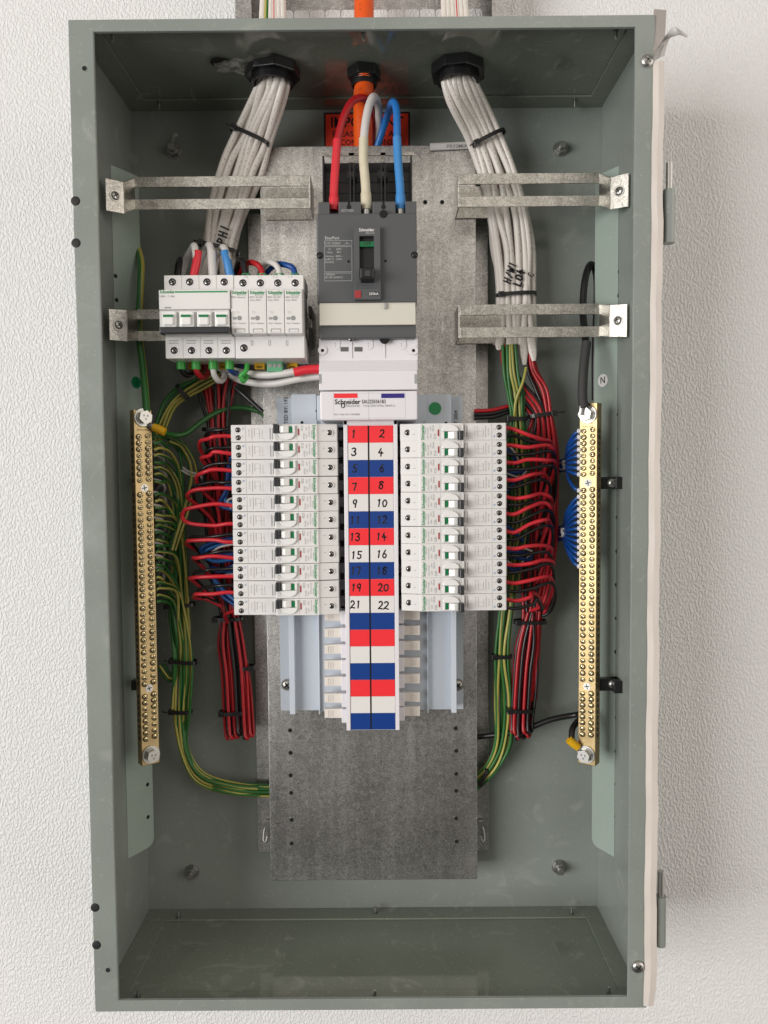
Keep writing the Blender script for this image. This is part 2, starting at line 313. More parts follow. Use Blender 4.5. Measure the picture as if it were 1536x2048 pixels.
class MB:
    def __init__(s): s.v = []; s.f = []; s.m = []; s.uv = {}; s.mats = []; s.smooth = []
    def mi(s, m):
        if m not in s.mats: s.mats.append(m)
        return s.mats.index(m)
    def add(s, vs, fs, m, smooth=False, uvs=None):
        b = len(s.v); s.v += [Vector(p) for p in vs]; k = s.mi(m)
        for i, f in enumerate(fs):
            if uvs: s.uv[len(s.f)] = uvs[i]
            s.f.append([b + j for j in f]); s.m.append(k); s.smooth.append(smooth)
        return s
    def box(s, x0, x1, h0, h1, z0, z1, m):
        y0, y1 = -h1, -h0
        if x0 > x1: x0, x1 = x1, x0
        if z0 > z1: z0, z1 = z1, z0
        vs = [(x0, y0, z0), (x1, y0, z0), (x1, y1, z0), (x0, y1, z0), (x0, y0, z1), (x1, y0, z1), (x1, y1, z1), (x0, y1, z1)]
        return s.add(vs, [(0, 3, 2, 1), (4, 5, 6, 7), (0, 1, 5, 4), (1, 2, 6, 5), (2, 3, 7, 6), (3, 0, 4, 7)], m)
    def prism(s, poly, axis, a, b, m, smooth=False):
        """poly in the two other axes; axis 'x': (h,z) 'z': (x,h) 'h': (x,z)"""
        def pt(p, t):
            if axis == 'x': return (t, -p[0], p[1])
            if axis == 'z': return (p[0], -p[1], t)
            return (p[0], -t, p[1])
        n = len(poly); vs = [pt(p, a) for p in poly] + [pt(p, b) for p in poly]
        fs = [tuple(range(n))[::-1], tuple(range(n, 2 * n))] + [(i, (i + 1) % n, n + (i + 1) % n, n + i) for i in range(n)]
        return s.add(vs, fs, m, smooth)
    def ring(s, outer, inner, h0, h1, m):
        """rectangular frame; rects (x0,x1,z0,z1)"""
        def c(r, h): return [(r[0], -h, r[2]), (r[1], -h, r[2]), (r[1], -h, r[3]), (r[0], -h, r[3])]
        vs = c(outer, h1) + c(inner, h1) + c(outer, h0) + c(inner, h0)
        fs = []
        for i in range(4):
            j = (i + 1) % 4
            fs += [(i, j, 4 + j, 4 + i), (8 + j, 8 + i, 12 + i, 12 + j), (i, 8 + i, 8 + j, j), (4 + i, 4 + j, 12 + j, 12 + i)]
        return s.add(vs, fs, m)
    def cyl(s, c, d, r, l, m, n=16, r2=None, cap=True, start=0.0):
        """cylinder from point c along unit d, length l"""
        d = Vector(d).normalized(); c = Vector(c); r2 = r if r2 is None else r2
        a = d.orthogonal().normalized() if abs(d.y) < 0.9 else Vector((1, 0, 0)); a = (a - d * a.dot(d)).normalized(); b = d.cross(a)
        vs = []
        for (rr, t) in ((r, 0), (r2, l)):
            for i in range(n):
                w = 2 * math.pi * i / n + start; vs.append(c + d * t + (a * math.cos(w) + b * math.sin(w)) * rr)
        s.add(vs, [(i, (i + 1) % n, n + (i + 1) % n, n + i) for i in range(n)], m, n > 8)
        if cap: s.add(vs, [tuple(range(n))[::-1], tuple(range(n, 2 * n))], m)
        return s
    def annulus(s, c, ro, ri, l, m, n=24, nin=None, start=0.0):
        """open ring hanging down from c by l"""
        c = Vector(c); vs = []
        for (r, z) in ((ro, 0), (ro, -l), (ri, -l), (ri, 0)):
            for i in range(n):
                w = 2 * math.pi * i / n + start
                # inner wall stays round even when the outside is a hexagon or octagon
                vs.append(c + Vector((math.cos(w) * r, math.sin(w) * r, z)))
        fs = []
        for k in range(4):
            k2 = (k + 1) % 4
            for i in range(n): j = (i + 1) % n; fs.append((k * n + i, k * n + j, k2 * n + j, k2 * n + i))
        return s.add(vs, fs, m, False)
    def dome(s, c, d, r, hgt, m, n=14, k=4):
        d = Vector(d).normalized(); c = Vector(c)
        a = Vector((1, 0, 0)); a = (a - d * a.dot(d)).normalized(); b = d.cross(a)
        vs = []; fs = []
        for j in range(k):
            w = j / k * math.pi / 2
            for i in range(n):
                t = 2 * math.pi * i / n; vs.append(c + d * hgt * math.sin(w) + (a * math.cos(t) + b * math.sin(t)) * r * math.cos(w))
        vs.append(c + d * hgt)
        for j in range(k - 1):
            for i in range(n): fs.append((j * n + i, j * n + (i + 1) % n, (j + 1) * n + (i + 1) % n, (j + 1) * n + i))
        for i in range(n): fs.append(((k - 1) * n + i, (k - 1) * n + (i + 1) % n, k * n))
        return s.add(vs, fs, m, True)
    def tube(s, pts, r, m, n=9, off=0.0, twist=0.0, cap=True, rad=None, flat=None):
        P = [Vector(p) for p in pts]; L = len(P)
        T = [(P[min(i + 1, L - 1)] - P[max(i - 1, 0)]).normalized() for i in range(L)]
        a = Vector((0, -1, 0)); a = (a - T[0] * a.dot(T[0]))
        a = a.normalized() if a.length > 1e-4 else T[0].orthogonal().normalized()
        vs = []; ln = [0.0]
        for i in range(L):
            if i: ln.append(ln[-1] + (P[i] - P[i - 1]).length)
            a = (a - T[i] * a.dot(T[i])).normalized(); b = T[i].cross(a)
            rr = rad[i] if rad else r
            for k in range(n):
                w = 2 * math.pi * k / n
                ca, cb = math.cos(w), math.sin(w)
                if flat: ca *= flat
                vs.append(P[i] + (a * ca + b * cb) * rr)
        fs = []; uvs = []
        for i in range(L - 1):
            for k in range(n):
                fs.append((i * n + k, i * n + (k + 1) % n, (i + 1) * n + (k + 1) % n, (i + 1) * n + k))
                o0, o1 = off + twist * ln[i], off + twist * ln[i + 1]
                uvs.append(((k / n + o0, ln[i] * S), ((k + 1) / n + o0, ln[i] * S), ((k + 1) / n + o1, ln[i + 1] * S), (k / n + o1, ln[i + 1] * S)))
        s.add(vs, fs, m, True, uvs)
        if cap: s.add(vs[:n], [tuple(range(n))[::-1]], m); s.add(vs[-n:], [tuple(range(n))], m)
        return s
    def ribbon(s, pts, w, h, m):
        """flat pen stroke in the plane facing the viewer; pts (x,z)"""
        for i in range(len(pts) - 1):
            p, q = Vector(pts[i]), Vector(pts[i + 1]); d = q - p
            if d.length < 1e-6: continue
            nrm = Vector((-d.y, d.x)).normalized() * w / 2
            s.add([(p.x + nrm.x, -h, p.y + nrm.y), (q.x + nrm.x, -h, q.y + nrm.y), (q.x - nrm.x, -h, q.y - nrm.y), (p.x - nrm.x, -h, p.y - nrm.y)], [(0, 1, 2, 3)], m)
            hh = h + 0.01 * (i % 2 + 1)
            for c in (p, q):
                s.add([(c.x + math.cos(a) * w / 2, -hh, c.y + math.sin(a) * w / 2) for a in [k * math.pi / 4 for k in range(8)]], [tuple(range(8))], m)
        return s
    def build(s, name, parent=None, bevel=0.0, local=False, label=None, origin=None, seg=2):
        me = bpy.data.meshes.new(name)
        if parent is not None:
            off = Vector((0, 0, 0)) if local else wloc(parent) / S
        elif origin is not None: off = Vector(origin)
        else:
            lo = [min(p[i] for p in s.v) for i in range(3)]; hi = [max(p[i] for p in s.v) for i in range(3)]
            off = Vector([(a + b) / 2 for a, b in zip(lo, hi)])
        me.from_pydata([tuple((p - off) * S) for p in s.v], [], s.f)
        for m in s.mats: me.materials.append(MATS[m])
        me.polygons.foreach_set('material_index', s.m); me.polygons.foreach_set('use_smooth', s.smooth)
        if s.uv:
            lay = me.uv_layers.new(name='UVMap')
            for i, p in enumerate(me.polygons):
                if i in s.uv:
                    for k, li in enumerate(p.loop_indices): lay.data[li].uv = s.uv[i][k]
        me.validate(); me.update()
        o = bpy.data.objects.new(name, me); COL.objects.link(o)
        if parent is not None: o.parent = parent
        else: o.location = off * S
        if bevel:
            bm = bmesh.new(); bm.from_mesh(me); bmesh.ops.recalc_face_normals(bm, faces=bm.faces); bm.to_mesh(me); bm.free()
            b = o.modifiers.new('bevel', 'BEVEL'); b.width = bevel * S; b.segments = seg; b.limit_method = 'ANGLE'; b.angle_limit = 0.6
        if label: o['label'] = label
        return o

def spline(pts, k=7):
    P = [Vector(p) for p in pts]
    if len(P) < 3: return [P[0].lerp(P[-1], i / k) for i in range(k + 1)]
    E = [P[0] * 2 - P[1]] + P + [P[-1] * 2 - P[-2]]; out = []
    for i in range(1, len(E) - 2):
        p0, p1, p2, p3 = E[i - 1:i + 3]
        for j in range(k):
            t = j / k
            out.append(0.5 * ((2 * p1) + (p2 - p0) * t + (2 * p0 - 5 * p1 + 4 * p2 - p3) * t * t + (3 * p1 - p0 - 3 * p2 + p3) * t ** 3))
    out.append(P[-1]); return out

_txt = {}
def txt_geo(string, bold=0.0):
    key = (string, bold)
    if key in _txt: return _txt[key]
    cu = bpy.data.curves.new('t', 'FONT'); cu.body = string; cu.size = 1.0; cu.align_x = 'CENTER'; cu.align_y = 'CENTER'
    cu.resolution_u = 2; cu.offset = bold
    o = bpy.data.objects.new('t', cu); COL.objects.link(o)
    bpy.context.view_layer.update()
    me = o.evaluated_get(bpy.context.evaluated_depsgraph_get()).to_mesh()
    vs = [v.co.copy() for v in me.vertices]; fs = [tuple(p.vertices) for p in me.polygons]
    o.to_mesh_clear(); bpy.data.objects.remove(o); bpy.data.curves.remove(cu)
    _txt[key] = (vs, fs); return vs, fs
def text(mb, string, x, z, h, size, m, rot=0.0, bold=0.0, sx=1.0, mirror=1, fit=None):
    """flat lettering facing the viewer, centred on (x, z); size = cap height in mm"""
    vs, fs = txt_geo(string, bold); k = size / 0.70; c, s_ = math.cos(rot), math.sin(rot)
    if fit:
        w_t = max(v.x for v in vs) - min(v.x for v in vs); sx = fit / (w_t * k)
    out = []
    for v in vs:
        a, b = v.x * k * sx * mirror, v.y * k
        out.append((x + a * c - b * s_, -h, z + a * s_ + b * c))
    mb.add(out, fs, m)

# pen strokes of handwritten figures, unit box 0..1
def arc(cx, cy, rx, ry, a0, a1, n=10):
    return [(cx + rx * math.cos(math.radians(a0 + (a1 - a0) * i / n)), cy + ry * math.sin(math.radians(a0 + (a1 - a0) * i / n))) for i in range(n + 1)]
GL = {
 '0': [arc(.5, .45, .4, .42, 90, 450, 14)],
 '1': [[(.3, .8), (.55, .95), (.5, .05)]],
 '2': [arc(.45, .7, .35, .27, 160, -40) + [(.1, .06), (.35, .12), (.95, .03)]],
 '3': [arc(.4, .74, .35, .22, 150, -80) + arc(.42, .27, .42, .26, 80, -150)],
 '4': [[(.45, .98), (.1, .42), (.95, .38)], [(.62, .62), (.58, .0)]],
 '5': [[(.9, .93), (.25, .93), (.2, .58)] + arc(.4, .32, .42, .28, 110, -140)],
 '6': [[(.6, .98), (.25, .6)] + arc(.48, .28, .33, .27, 160, 520, 14)],
 '7': [[(.05, .88), (.85, .93), (.45, .02)]],
 '8': [[(.85, .85)] + arc(.5, .75, .3, .2, 40, 250) + arc(.52, .28, .35, .26, 80, -250, 14) + [(.85, .85)]],
 '9': [arc(.45, .68, .32, .26, 20, 380, 14) + [(.72, .4), (.62, .0)]],
 'L': [[(.2, 1), (.15, .05), (.85, .05)]], 'O': [arc(.5, .5, .42, .45, 90, 450, 14)],
 'P': [[(.2, 0), (.2, 1)] + arc(.2, .72, .6, .26, 90, -90)], 'H': [[(.15, 0), (.15, 1)], [(.85, 0), (.85, 1)], [(.15, .5), (.85, .55)]],
 'I': [[(.5, 0), (.5, 1)]], 'W': [[(0, 1), (.25, 0), (.5, .7), (.75, 0), (1, 1)]], '/': [[(.2, 0), (.8, 1)]],
 'N': [[(.1, 0), (.15, 1), (.85, 0), (.9, 1)]], 'C': [arc(.55, .5, .42, .45, 50, 310)],
}
_hr = random.Random(3)
def hand(mb, s, x, z, h, size, m, wid=0.9, rot=0.0, slant=0.12, ad=0.78):
    tot = len(s) * ad * size; c, sn = math.cos(rot), math.sin(rot)
    for i, ch in enumerate(s):
        for st in GL[ch]:
            pts = []
            for (a, b) in st:
                lx = -tot / 2 + i * ad * size + a * size * 0.62 + b * slant * size; ly = (b - 0.5) * size
                lx += _hr.uniform(-.035, .035) * size; ly += _hr.uniform(-.03, .03) * size
                pts.append((x + lx * c - ly * sn, z + lx * sn + ly * c))
            mb.ribbon(pts, wid, h, m)

def wire(pts, r, m, name, label, cat, group=None, off=None, twist=None, px=True, n=9, flat=None, parent=None, k=7):
    if px and name.endswith('loop_wire'):
        pts = [pts[0]] + [(p[0] + rnd.uniform(-3, 3), p[1] + rnd.uniform(-2.6, 2.6), p[2] + rnd.uniform(-3, 3)) for p in pts[1:]]
    P = [W(*p) for p in pts] if px else pts
    mb = MB(); mb.tube(spline(P, k), r, m, n=n, off=rnd.random() if off is None else off, twist=rnd.uniform(-.004, .004) if twist is None else twist, flat=flat)
    o = mb.build(name, parent)
    if parent is None: tag(o, label, cat, group)
    return o

def bundle(path, n, r, mats, name, label, cat, group=None, depth=1.0, jit=0.35, flat=None, tails=None, seed=1, off=None, twist=None, order=None):
    """n separate wires that follow one route; path = [(u, v, h, half width mm)]"""
    rr = random.Random(seed)
    C = [W(p[0], p[1], p[2]) for p in path]; L = len(C); outs = []
    T = [(C[min(i + 1, L - 1)] - C[max(i - 1, 0)]).normalized() for i in range(L)]
    for j in range(n):
        m = mats[j % len(mats)] if isinstance(mats, (list, tuple)) else mats
        a = -1 + 2 * (j + .5) / n; lay = (j % 2) * 2 - 1
        pts = []
        for i in range(L):
            side = Vector((T[i].z, 0, -T[i].x)); side = side.normalized() if side.length > 1e-3 else Vector((1, 0, 0))
            w = path[i][3]
            wa = w * max(-1, min(1, a + rr.uniform(-jit, jit) * 0.5)); cap = math.sqrt(max(0.05, 1 - (wa / max(w, .01)) ** 2 * 0.8))
            dep = lay * r * depth * cap + rr.uniform(-.3, .3) * r
            pts.append(C[i] + side * wa + Vector((0, -dep, 0)))
        if tails and tails.get(j): pts += [W(*p) for p in tails[j]]
        mb = MB(); mb.tube(spline(pts, 6), r, m, n=9, off=rr.random() if off is None else off, twist=rr.uniform(-.003, .003) if twist is None else twist, flat=flat)
        lb = label(j, m) if callable(label) else label
        gp = group(j, m) if callable(group) else group
        nm = name(j, m) if callable(name) else name
        outs.append(tag(mb.build(nm), lb, cat, gp))
    return outs

def tie(u, v, h, hw, dep, ang, label, head=1, mt='black', tail=8, group='cable ties'):
    """cable tie: strap round a bundle of half width hw, half depth dep, head on one side"""
    c = W(u, v, h); ca, sa = math.cos(ang), math.sin(ang)
    ax = Vector((ca, 0, sa)); up = Vector((-sa, 0, ca)); out = Vector((0, -1, 0))
    t = thing('cable_tie', label, 'cable tie', c, group)
    mb = MB(); n = 24; wd = 2.1; vs = []
    for i in range(n):
        w = 2 * math.pi * i / n
        e = ax * math.copysign(abs(math.cos(w)) ** .7, math.cos(w)) * hw + out * math.copysign(abs(math.sin(w)) ** .7, math.sin(w)) * dep
        q = e.normalized() * 1.1
        for s_ in (e - up * wd, e + up * wd, e + q + up * wd, e + q - up * wd): vs.append(c + s_)
    fs = []
    for i in range(n):
        j = (i + 1) % n
        for k in range(4): fs.append((i * 4 + k, i * 4 + (k + 1) % 4, j * 4 + (k + 1) % 4, j * 4 + k))
    mb.add(vs, fs, mt); mb.build('strap', t)
    hb = MB(); hc = c + ax * hw * head * 0.82 + out * (dep * 0.75 + 1)
    vs = [hc + ax * a * 3.2 + up * b * 3.0 + out * d * 2.3 for a in (-1, 1) for b in (-1, 1) for d in (-1, 1)]
    hb.add(vs, [(0, 1, 3, 2), (4, 6, 7, 5), (0, 4, 5, 1), (2, 3, 7, 6), (0, 2, 6, 4), (1, 5, 7, 3)], mt)
    hb.cyl(hc + out * 2.35, out, 1.2, 0.2, 'hole', 8)
    if tail: hb.tube([hc, hc + ax * head * tail * .6 + out * 2, hc + ax * head * tail], 1.0, mt, 5)
    hb.build('head', t, bevel=0.5)
    return t

def screw(mb, x, z, h, r, m='steel', rec='hole', ang=0.4, wash=None, n=16):
    if wash: mb.cyl((x, -h, z), (0, -1, 0), wash, 1.0, m, n)
    mb.dome((x, -h - (1 if wash else 0), z), (0, -1, 0), r, r * .42, m, n)
    hh = h + (1 if wash else 0) + r * .43
    for a in (ang, ang + math.pi / 2):
        d = Vector((math.cos(a), math.sin(a))) * r * .55
        mb.ribbon([(x - d.x, z - d.y), (x + d.x, z + d.y)], r * .24, hh, rec)
def recess_screw(mb, x, z, h, r, ang, ringm=None, head='screw_steel'):
    """screw seen down a round hole of a terminal: dark well, bright slotted head inside"""
    if ringm: mb.cyl((x, -h, z), (0, -1, 0), r * 1.32, 0.25, ringm, 18)
    mb.cyl((x, -h - .26, z), (0, -1, 0), r, 0.08, 'hole', 18)
    mb.dome((x, -h - .34, z), (0, -1, 0), r * .72, 0.5, head, 14, 3)
    for a in (ang, ang + math.pi / 2):
        d = Vector((math.cos(a), math.sin(a))) * r * .55
        mb.ribbon([(x - d.x, z - d.y), (x + d.x, z + d.y)], r * .26, h + .9, 'hole')
def hexnut(mb, c, d, r, t, m, start=0.0): mb.cyl(c, d, r, t, m, 6, start=start)

# ================================================================== the setting
BW, BH, BD = 275.0, 961.0, 176.0           # half width, height, depth of the enclosure
w_ = MB(); w_.box(-1400, 1400, -30, -3.5, -900, 2300, 'wall')
tag(w_.build('wall'), None, None, None, 'structure')

# ------------------------------------------------------------------ cable tray above
t = thing('cable_tray', 'grey galvanised perforated cable tray rising above the top of the cabinet', 'cable tray', (0, -10, 968))
x0 = W(497, 10, 12).x; x1 = W(992, 10, 12).x
mb = MB(); mb.box(x0, x1, 8, 10, 968, 1400, 'galv_tray'); mb.build('base', t)
mb = MB()
for row in range(4):
    zz = W(768, 14, 10).z - 15 + row * 46
    for i in range(14):
        xx = x0 + 24 + i * (x1 - x0 - 48) / 13
        pts = [(xx + a * 5.5 + math.cos(q) * 3, zz + b * 9 + math.sin(q) * 3) for a, b, q0 in ((1, 1, 0), (-1, 1, 90), (-1, -1, 180), (1, -1, 270)) for q in (math.radians(q0), math.radians(q0 + 45), math.radians(q0 + 90))]
        mb.prism(pts, 'h', 10.05, 10.3, 'wall')
mb.build('slots', t)['kind'] = 'stuff'
mb = MB(); zf = W(768, 19, 12).z
mb.box(x0, x1, 10, 13, zf - 26, zf - 22, 'galv_tray'); mb.build('fold', t, bevel=.6)
for s_ in (0, 1):
    mb = MB()
    a, b = (W(470, 10, 50).x, W(503, 10, 50).x) if s_ == 0 else (W(984, 10, 50).x, W(1024, 10, 50).x)
    mb.box(a, b, 48, 50, 968, 1400, 'galv_tray'); mb.box(a if s_ == 0 else b - 2, a + 2 if s_ == 0 else b, 8, 48, 968, 1400, 'galv_tray')
    mb.build('side_rail', t, bevel=.5)

# ================================================================== the enclosure
enc = thing('electrical_cabinet', 'sage green steel cabinet body with open front, mounted on white textured wall', 'cabinet', (0, 0, 0))
L_, R_, T_, B_ = 23.5, 18.6, 11.2, 11.5
mb = MB(); mb.box(-BW + 1.6, BW - 1.6, -2, 0, 1.6, BH - 1.6, 'paint'); mb.build('back_panel', enc)
for s_ in (-1, 1):
    mb = MB(); mb.box(s_ * BW, s_ * (BW - 1.5), -2, BD - 1.6, 0, BH, 'paint'); mb.build('side_wall', enc)
mb = MB(); mb.ring((-BW, BW, 0, BH), (-BW + L_, BW - R_, B_, BH - T_), BD - 1.5, BD, 'paint')
# turned-in lip behind the rim
mb.ring((-BW + L_ - 1.5, BW - R_ + 1.5, B_ - 1.5, BH - T_ + 1.5), (-BW + L_, BW - R_, B_, BH - T_), BD - 4, BD - 1.6, 'paint')
mb.build('front_frame', enc, bevel=1.1, seg=3)

def level_panel(zin, thick, corners, name, up):
    """top/bottom of the cabinet: a flange with a rectangular opening"""
    xs = [c[0] for c in corners]; hs = [c[1] for c in corners]
    ix0, ix1, ih0, ih1 = min(xs), max(xs), min(hs), max(hs)
    ox0, ox1, oh0, oh1 = -BW + 1.5, BW - 1.5, 0, BD - 1.6
    z0, z1 = (zin, zin + thick) if up else (zin - thick, zin)
    mb = MB()
    mb.box(ox0, ox1, oh0, ih0, z0, z1, 'paint_gloss'); mb.box(ox0, ox1, ih1, oh1, z0, z1, 'paint_gloss')
    mb.box(ox0, ix0, ih0, ih1, z0, z1, 'paint_gloss'); mb.box(ix1, ox1, ih0, ih1, z0, z1, 'paint_gloss')
    mb.build(name, enc, bevel=.5)
    zp = z1 if up else z0
    return ix0, ix1, ih0, ih1, zp
ct = [WZ(287, 197, BH - 3), WZ(1181, 193, BH - 3), WZ(205, 66, BH - 3), WZ(1252, 57, BH - 3)]
hb = -(ct[0].y + ct[1].y) / 2; hf = min(BD - 12, -(ct[2].y + ct[3].y) / 2)
TZ = BH - 4
tp = level_panel(TZ, 2.0, [(ct[0].x, hb), (ct[1].x, hf)], 'top_flange', True)
mb = MB(); mb.box(tp[0] - 12, tp[1] + 12, tp[2] - 8, tp[3] + 6, TZ + 2.1, TZ + 4, 'paint_gloss'); gp = mb.build('gland_plate', enc)
cb = [WZ(331, 1844, 3), WZ(1172, 1833, 3), WZ(261, 1984, 3), WZ(1237, 1981, 3)]
hb2 = -(cb[0].y + cb[1].y) / 2; hf2 = min(BD - 12, -(cb[2].y + cb[3].y) / 2)
bp_ = level_panel(4, 2.0, [((cb[0].x + cb[2].x) / 2, hb2), ((cb[1].x + cb[3].x) / 2, hf2)], 'bottom_flange', False)
mb = MB(); mb.box(bp_[0] - 12, bp_[1] + 12, bp_[2] - 8, bp_[3] + 6, 0.2, 1.9, 'paint_gloss'); mb.build('bottom_plate', enc)
# little studs along the flanges
for (u, v, z, s_) in ((225, 68, TZ, -1), (727, 64, TZ, -1), (1232, 60, TZ, -1), (318, 205, TZ, -1), (1150, 200, TZ, -1), (357, 1835, 4, 1), (751, 1826, 4, 1), (1143, 1828, 4, 1), (276, 1994, 4, 1), (750, 1996, 4, 1), (1218, 1990, 4, 1)):
    p = WZ(u, v, z); mb = MB(); mb.cyl(p, (0, 0, s_), 1.5, 8, 'steel', 10); mb.cyl(p, (0, 0, s_), 2.6, 1.6, 'steel_dark', 10); mb.build('stud', enc)
# plugs and holes of the rim
for (u, v) in ((151, 402), (152, 486), (190, 1815), (193, 1890)):
    p = W(u, v, BD); mb = MB(); mb.dome(p + Vector((0, -.5, 0)), (0, -1, 0), 3.9, .3, 'black_matte', 16); mb.cyl(p + Vector((0, .3, 0)), (0, -1, 0), 4.4, .5, 'black_matte', 18); mb.build('hole_plug', enc)
for (u, v) in ((169, 137), (216, 1940)):
    p = W(u, v, BD); mb = MB(); mb.cyl(p, (0, -1, 0), 3.0, .25, 'paint', 16); mb.cyl(p, (0, -1, 0), 2.3, .3, 'hole', 16); mb.build('drilled_hole', enc)
for (u, v) in ((1294, 122), (1276, 1933)):
    p = W(u, v, BD); mb = MB(); screw(mb, p.x, p.z, BD, 6.0, 'steel', 'steel_dark', .9, 6.4); mb.build('screw', enc)
# mounting nuts on the back panel
for i, (u, v) in enumerate(((347, 300), (1122, 296), (383, 1746), (1119, 1736))):
    p = W(u, v, 4); mb = MB(); mt = 'zinc_dim'
    mb.cyl((p.x, 0, p.z), (0, -1, 0), 8.6, 1.6, mt, 24); hexnut(mb, (p.x, -1.6, p.z), (0, -1, 0), 7.2, 6.5, mt, .3 + i)
    mb.build('mounting_nut', enc, bevel=.4)
    mb = MB(); mb.cyl((p.x, -9, p.z), (0, -1, 0), 3.6, 6, 'steel', 14); mb.build('bolt_end', enc, bevel=.6)
p = W(335, 300, 3); mb = MB()                  # torn scrap of tape by the upper left nut
mb.tube(spline([p, p + Vector((6, -2, 7)), p + Vector((9, -6, 14)), p + Vector((13, -4, 15))], 4), 2.6, 'clear_tape', 7, flat=.3)
tag(mb.build('tape_scrap'), 'torn scrap of clear tape stuck beside the upper left mounting nut', 'tape')
# crumpled clear tape over a spare hole near left gland
p0 = WZ(440, 125, TZ); mb = MB(); mb.cyl(p0 + Vector((0, 0, .1)), (0, 0, -1), 10, .5, 'hole', 22); mb.build('spare_hole', enc)
mb = MB(); rr = random.Random(4); n1, n2 = 12, 7; vs = []
A, B = WZ(432, 132, TZ), WZ(545, 118, TZ)
for i in range(n1):
    for j in range(n2):
        q = A.lerp(B, i / (n1 - 1)); wd = 8 + 16 * (i / (n1 - 1))
        vs.append(q + Vector((rr.uniform(-2, 2), (j / (n2 - 1) - .5) * 2 * wd, -1.2 - rr.uniform(0, 5) * math.sin(math.pi * i / (n1 - 1)))))
mb.add(vs, [(i * n2 + j, i * n2 + j + 1, (i + 1) * n2 + j + 1, (i + 1) * n2 + j) for i in range(n1 - 1) for j in range(n2 - 1)], 'clear_tape')
tag(mb.build('clear_tape'), 'crumpled clear tape covering a spare hole in the cabinet ceiling', 'tape')
m_ = MATS['clear_tape']; m_.node_tree.nodes['Principled BSDF'].inputs['Alpha'].default_value = 0.42

# hinge barrels on the right side
for (ub, vt, vm, vb) in ((1338, 326, 380, 487), (1321, 1742, 1792, 1890)):
    hh = 168; a = W(ub, vm, hh); b = W(ub, vb, hh); c = W(ub, vt, hh)
    mb = MB(); mb.cyl((a.x, a.y, b.z), (0, 0, 1), 5.6, a.z - b.z, 'paint', 20)
    mb.box(BW - .5, a.x, hh - 3, hh - .5, b.z + 3, a.z - 3, 'paint')
    hg = mb.build('hinge_barrel', enc, bevel=.5)
    mb = MB(); mb.cyl((a.x, a.y, a.z - 2), (0, 0, 1), 3.1, c.z - a.z + 2, 'steel', 16)
    o = mb.build('hinge_pin', None, bevel=.7); o.parent = hg; o.location = o.location
# foam gasket with its paper backing, standing along the right edge
mb = MB(); n = 60; vs = []
for i in range(n):
    f = i / (n - 1); v = 122 + f * (2012 - 122)
    wob = 1.4 * math.sin(i * .7) + .9 * math.sin(i * 1.9 + 1)
    ul = 1306 - 18.5 * f + wob * .5; ur = 1328.5 - 16.5 * f + wob * .8 - (5 if f > .985 else 0)
    a = W(ul, v, BD + .8); b = W((ul + ur) / 2, v, BD + 2.6 + .6 * math.sin(i * .9)); c = W(ur, v, BD + 1.0)
    vs += [a, b, c, c + Vector((0, 3, 0)), a + Vector((0, .6, 0))]
fs = []
for i in range(n - 1):
    for k in range(5):
        j = (k + 1) % 5; fs.append((i * 5 + k, i * 5 + j, (i + 1) * 5 + j, (i + 1) * 5 + k))
fs += [(0, 1, 2, 3, 4), tuple(n * 5 - 5 + q for q in (4, 3, 2, 1, 0))]
mb.add(vs, fs, 'tape')
gt = thing('sealing_strip', 'pinkish white paper backed sealing strip peeling along right edge of cabinet', 'sealing strip', W(1310, 2010, BD))
mb.build('paper_backing', gt)
mb = MB(); a, b = W(1309, 18, BD - 2), W(1333, 20, BD - 2); c, d = W(1306, 110, BD + .4), W(1329, 95, BD + .4)
vs = [a, b, d, c]; mb.add(vs + [p + Vector((0, 2, 0)) for p in vs], [(0, 1, 2, 3), (7, 6, 5, 4), (0, 4, 5, 1), (1, 5, 6, 2), (2, 6, 7, 3), (3, 7, 4, 0)], 'tape_back'); mb.build('adhesive_back', gt)
mb = MB(); curl = [((1306, 122, 177), (1329, 110, 177)), ((1309, 108, 184), (1334, 90, 182)), ((1324, 82, 192), (1340, 76, 188)), ((1346, 54, 200), (1351, 71, 194)), ((1362, 61, 201), (1362, 70, 196)), ((1376, 70, 196), (1374, 75, 196))]
vs = []
for a, b in curl: vs += [W(*a), W(*b)]
sm = [spline(vs[0::2], 5), spline(vs[1::2], 5)]; vs = []
for a, b in zip(*sm): vs += [a, b, b + Vector((0.3, .5, 0)), a + Vector((0.3, .5, 0))]
n = len(sm[0]); mb.add(vs, [(i * 4 + k, i * 4 + (k + 1) % 4, (i + 1) * 4 + (k + 1) % 4, (i + 1) * 4 + k) for i in range(n - 1) for k in range(4)], 'ivory_paper' if 'ivory_paper' in MATS else 'white_wire', True)
mb.build('peeled_end', gt)

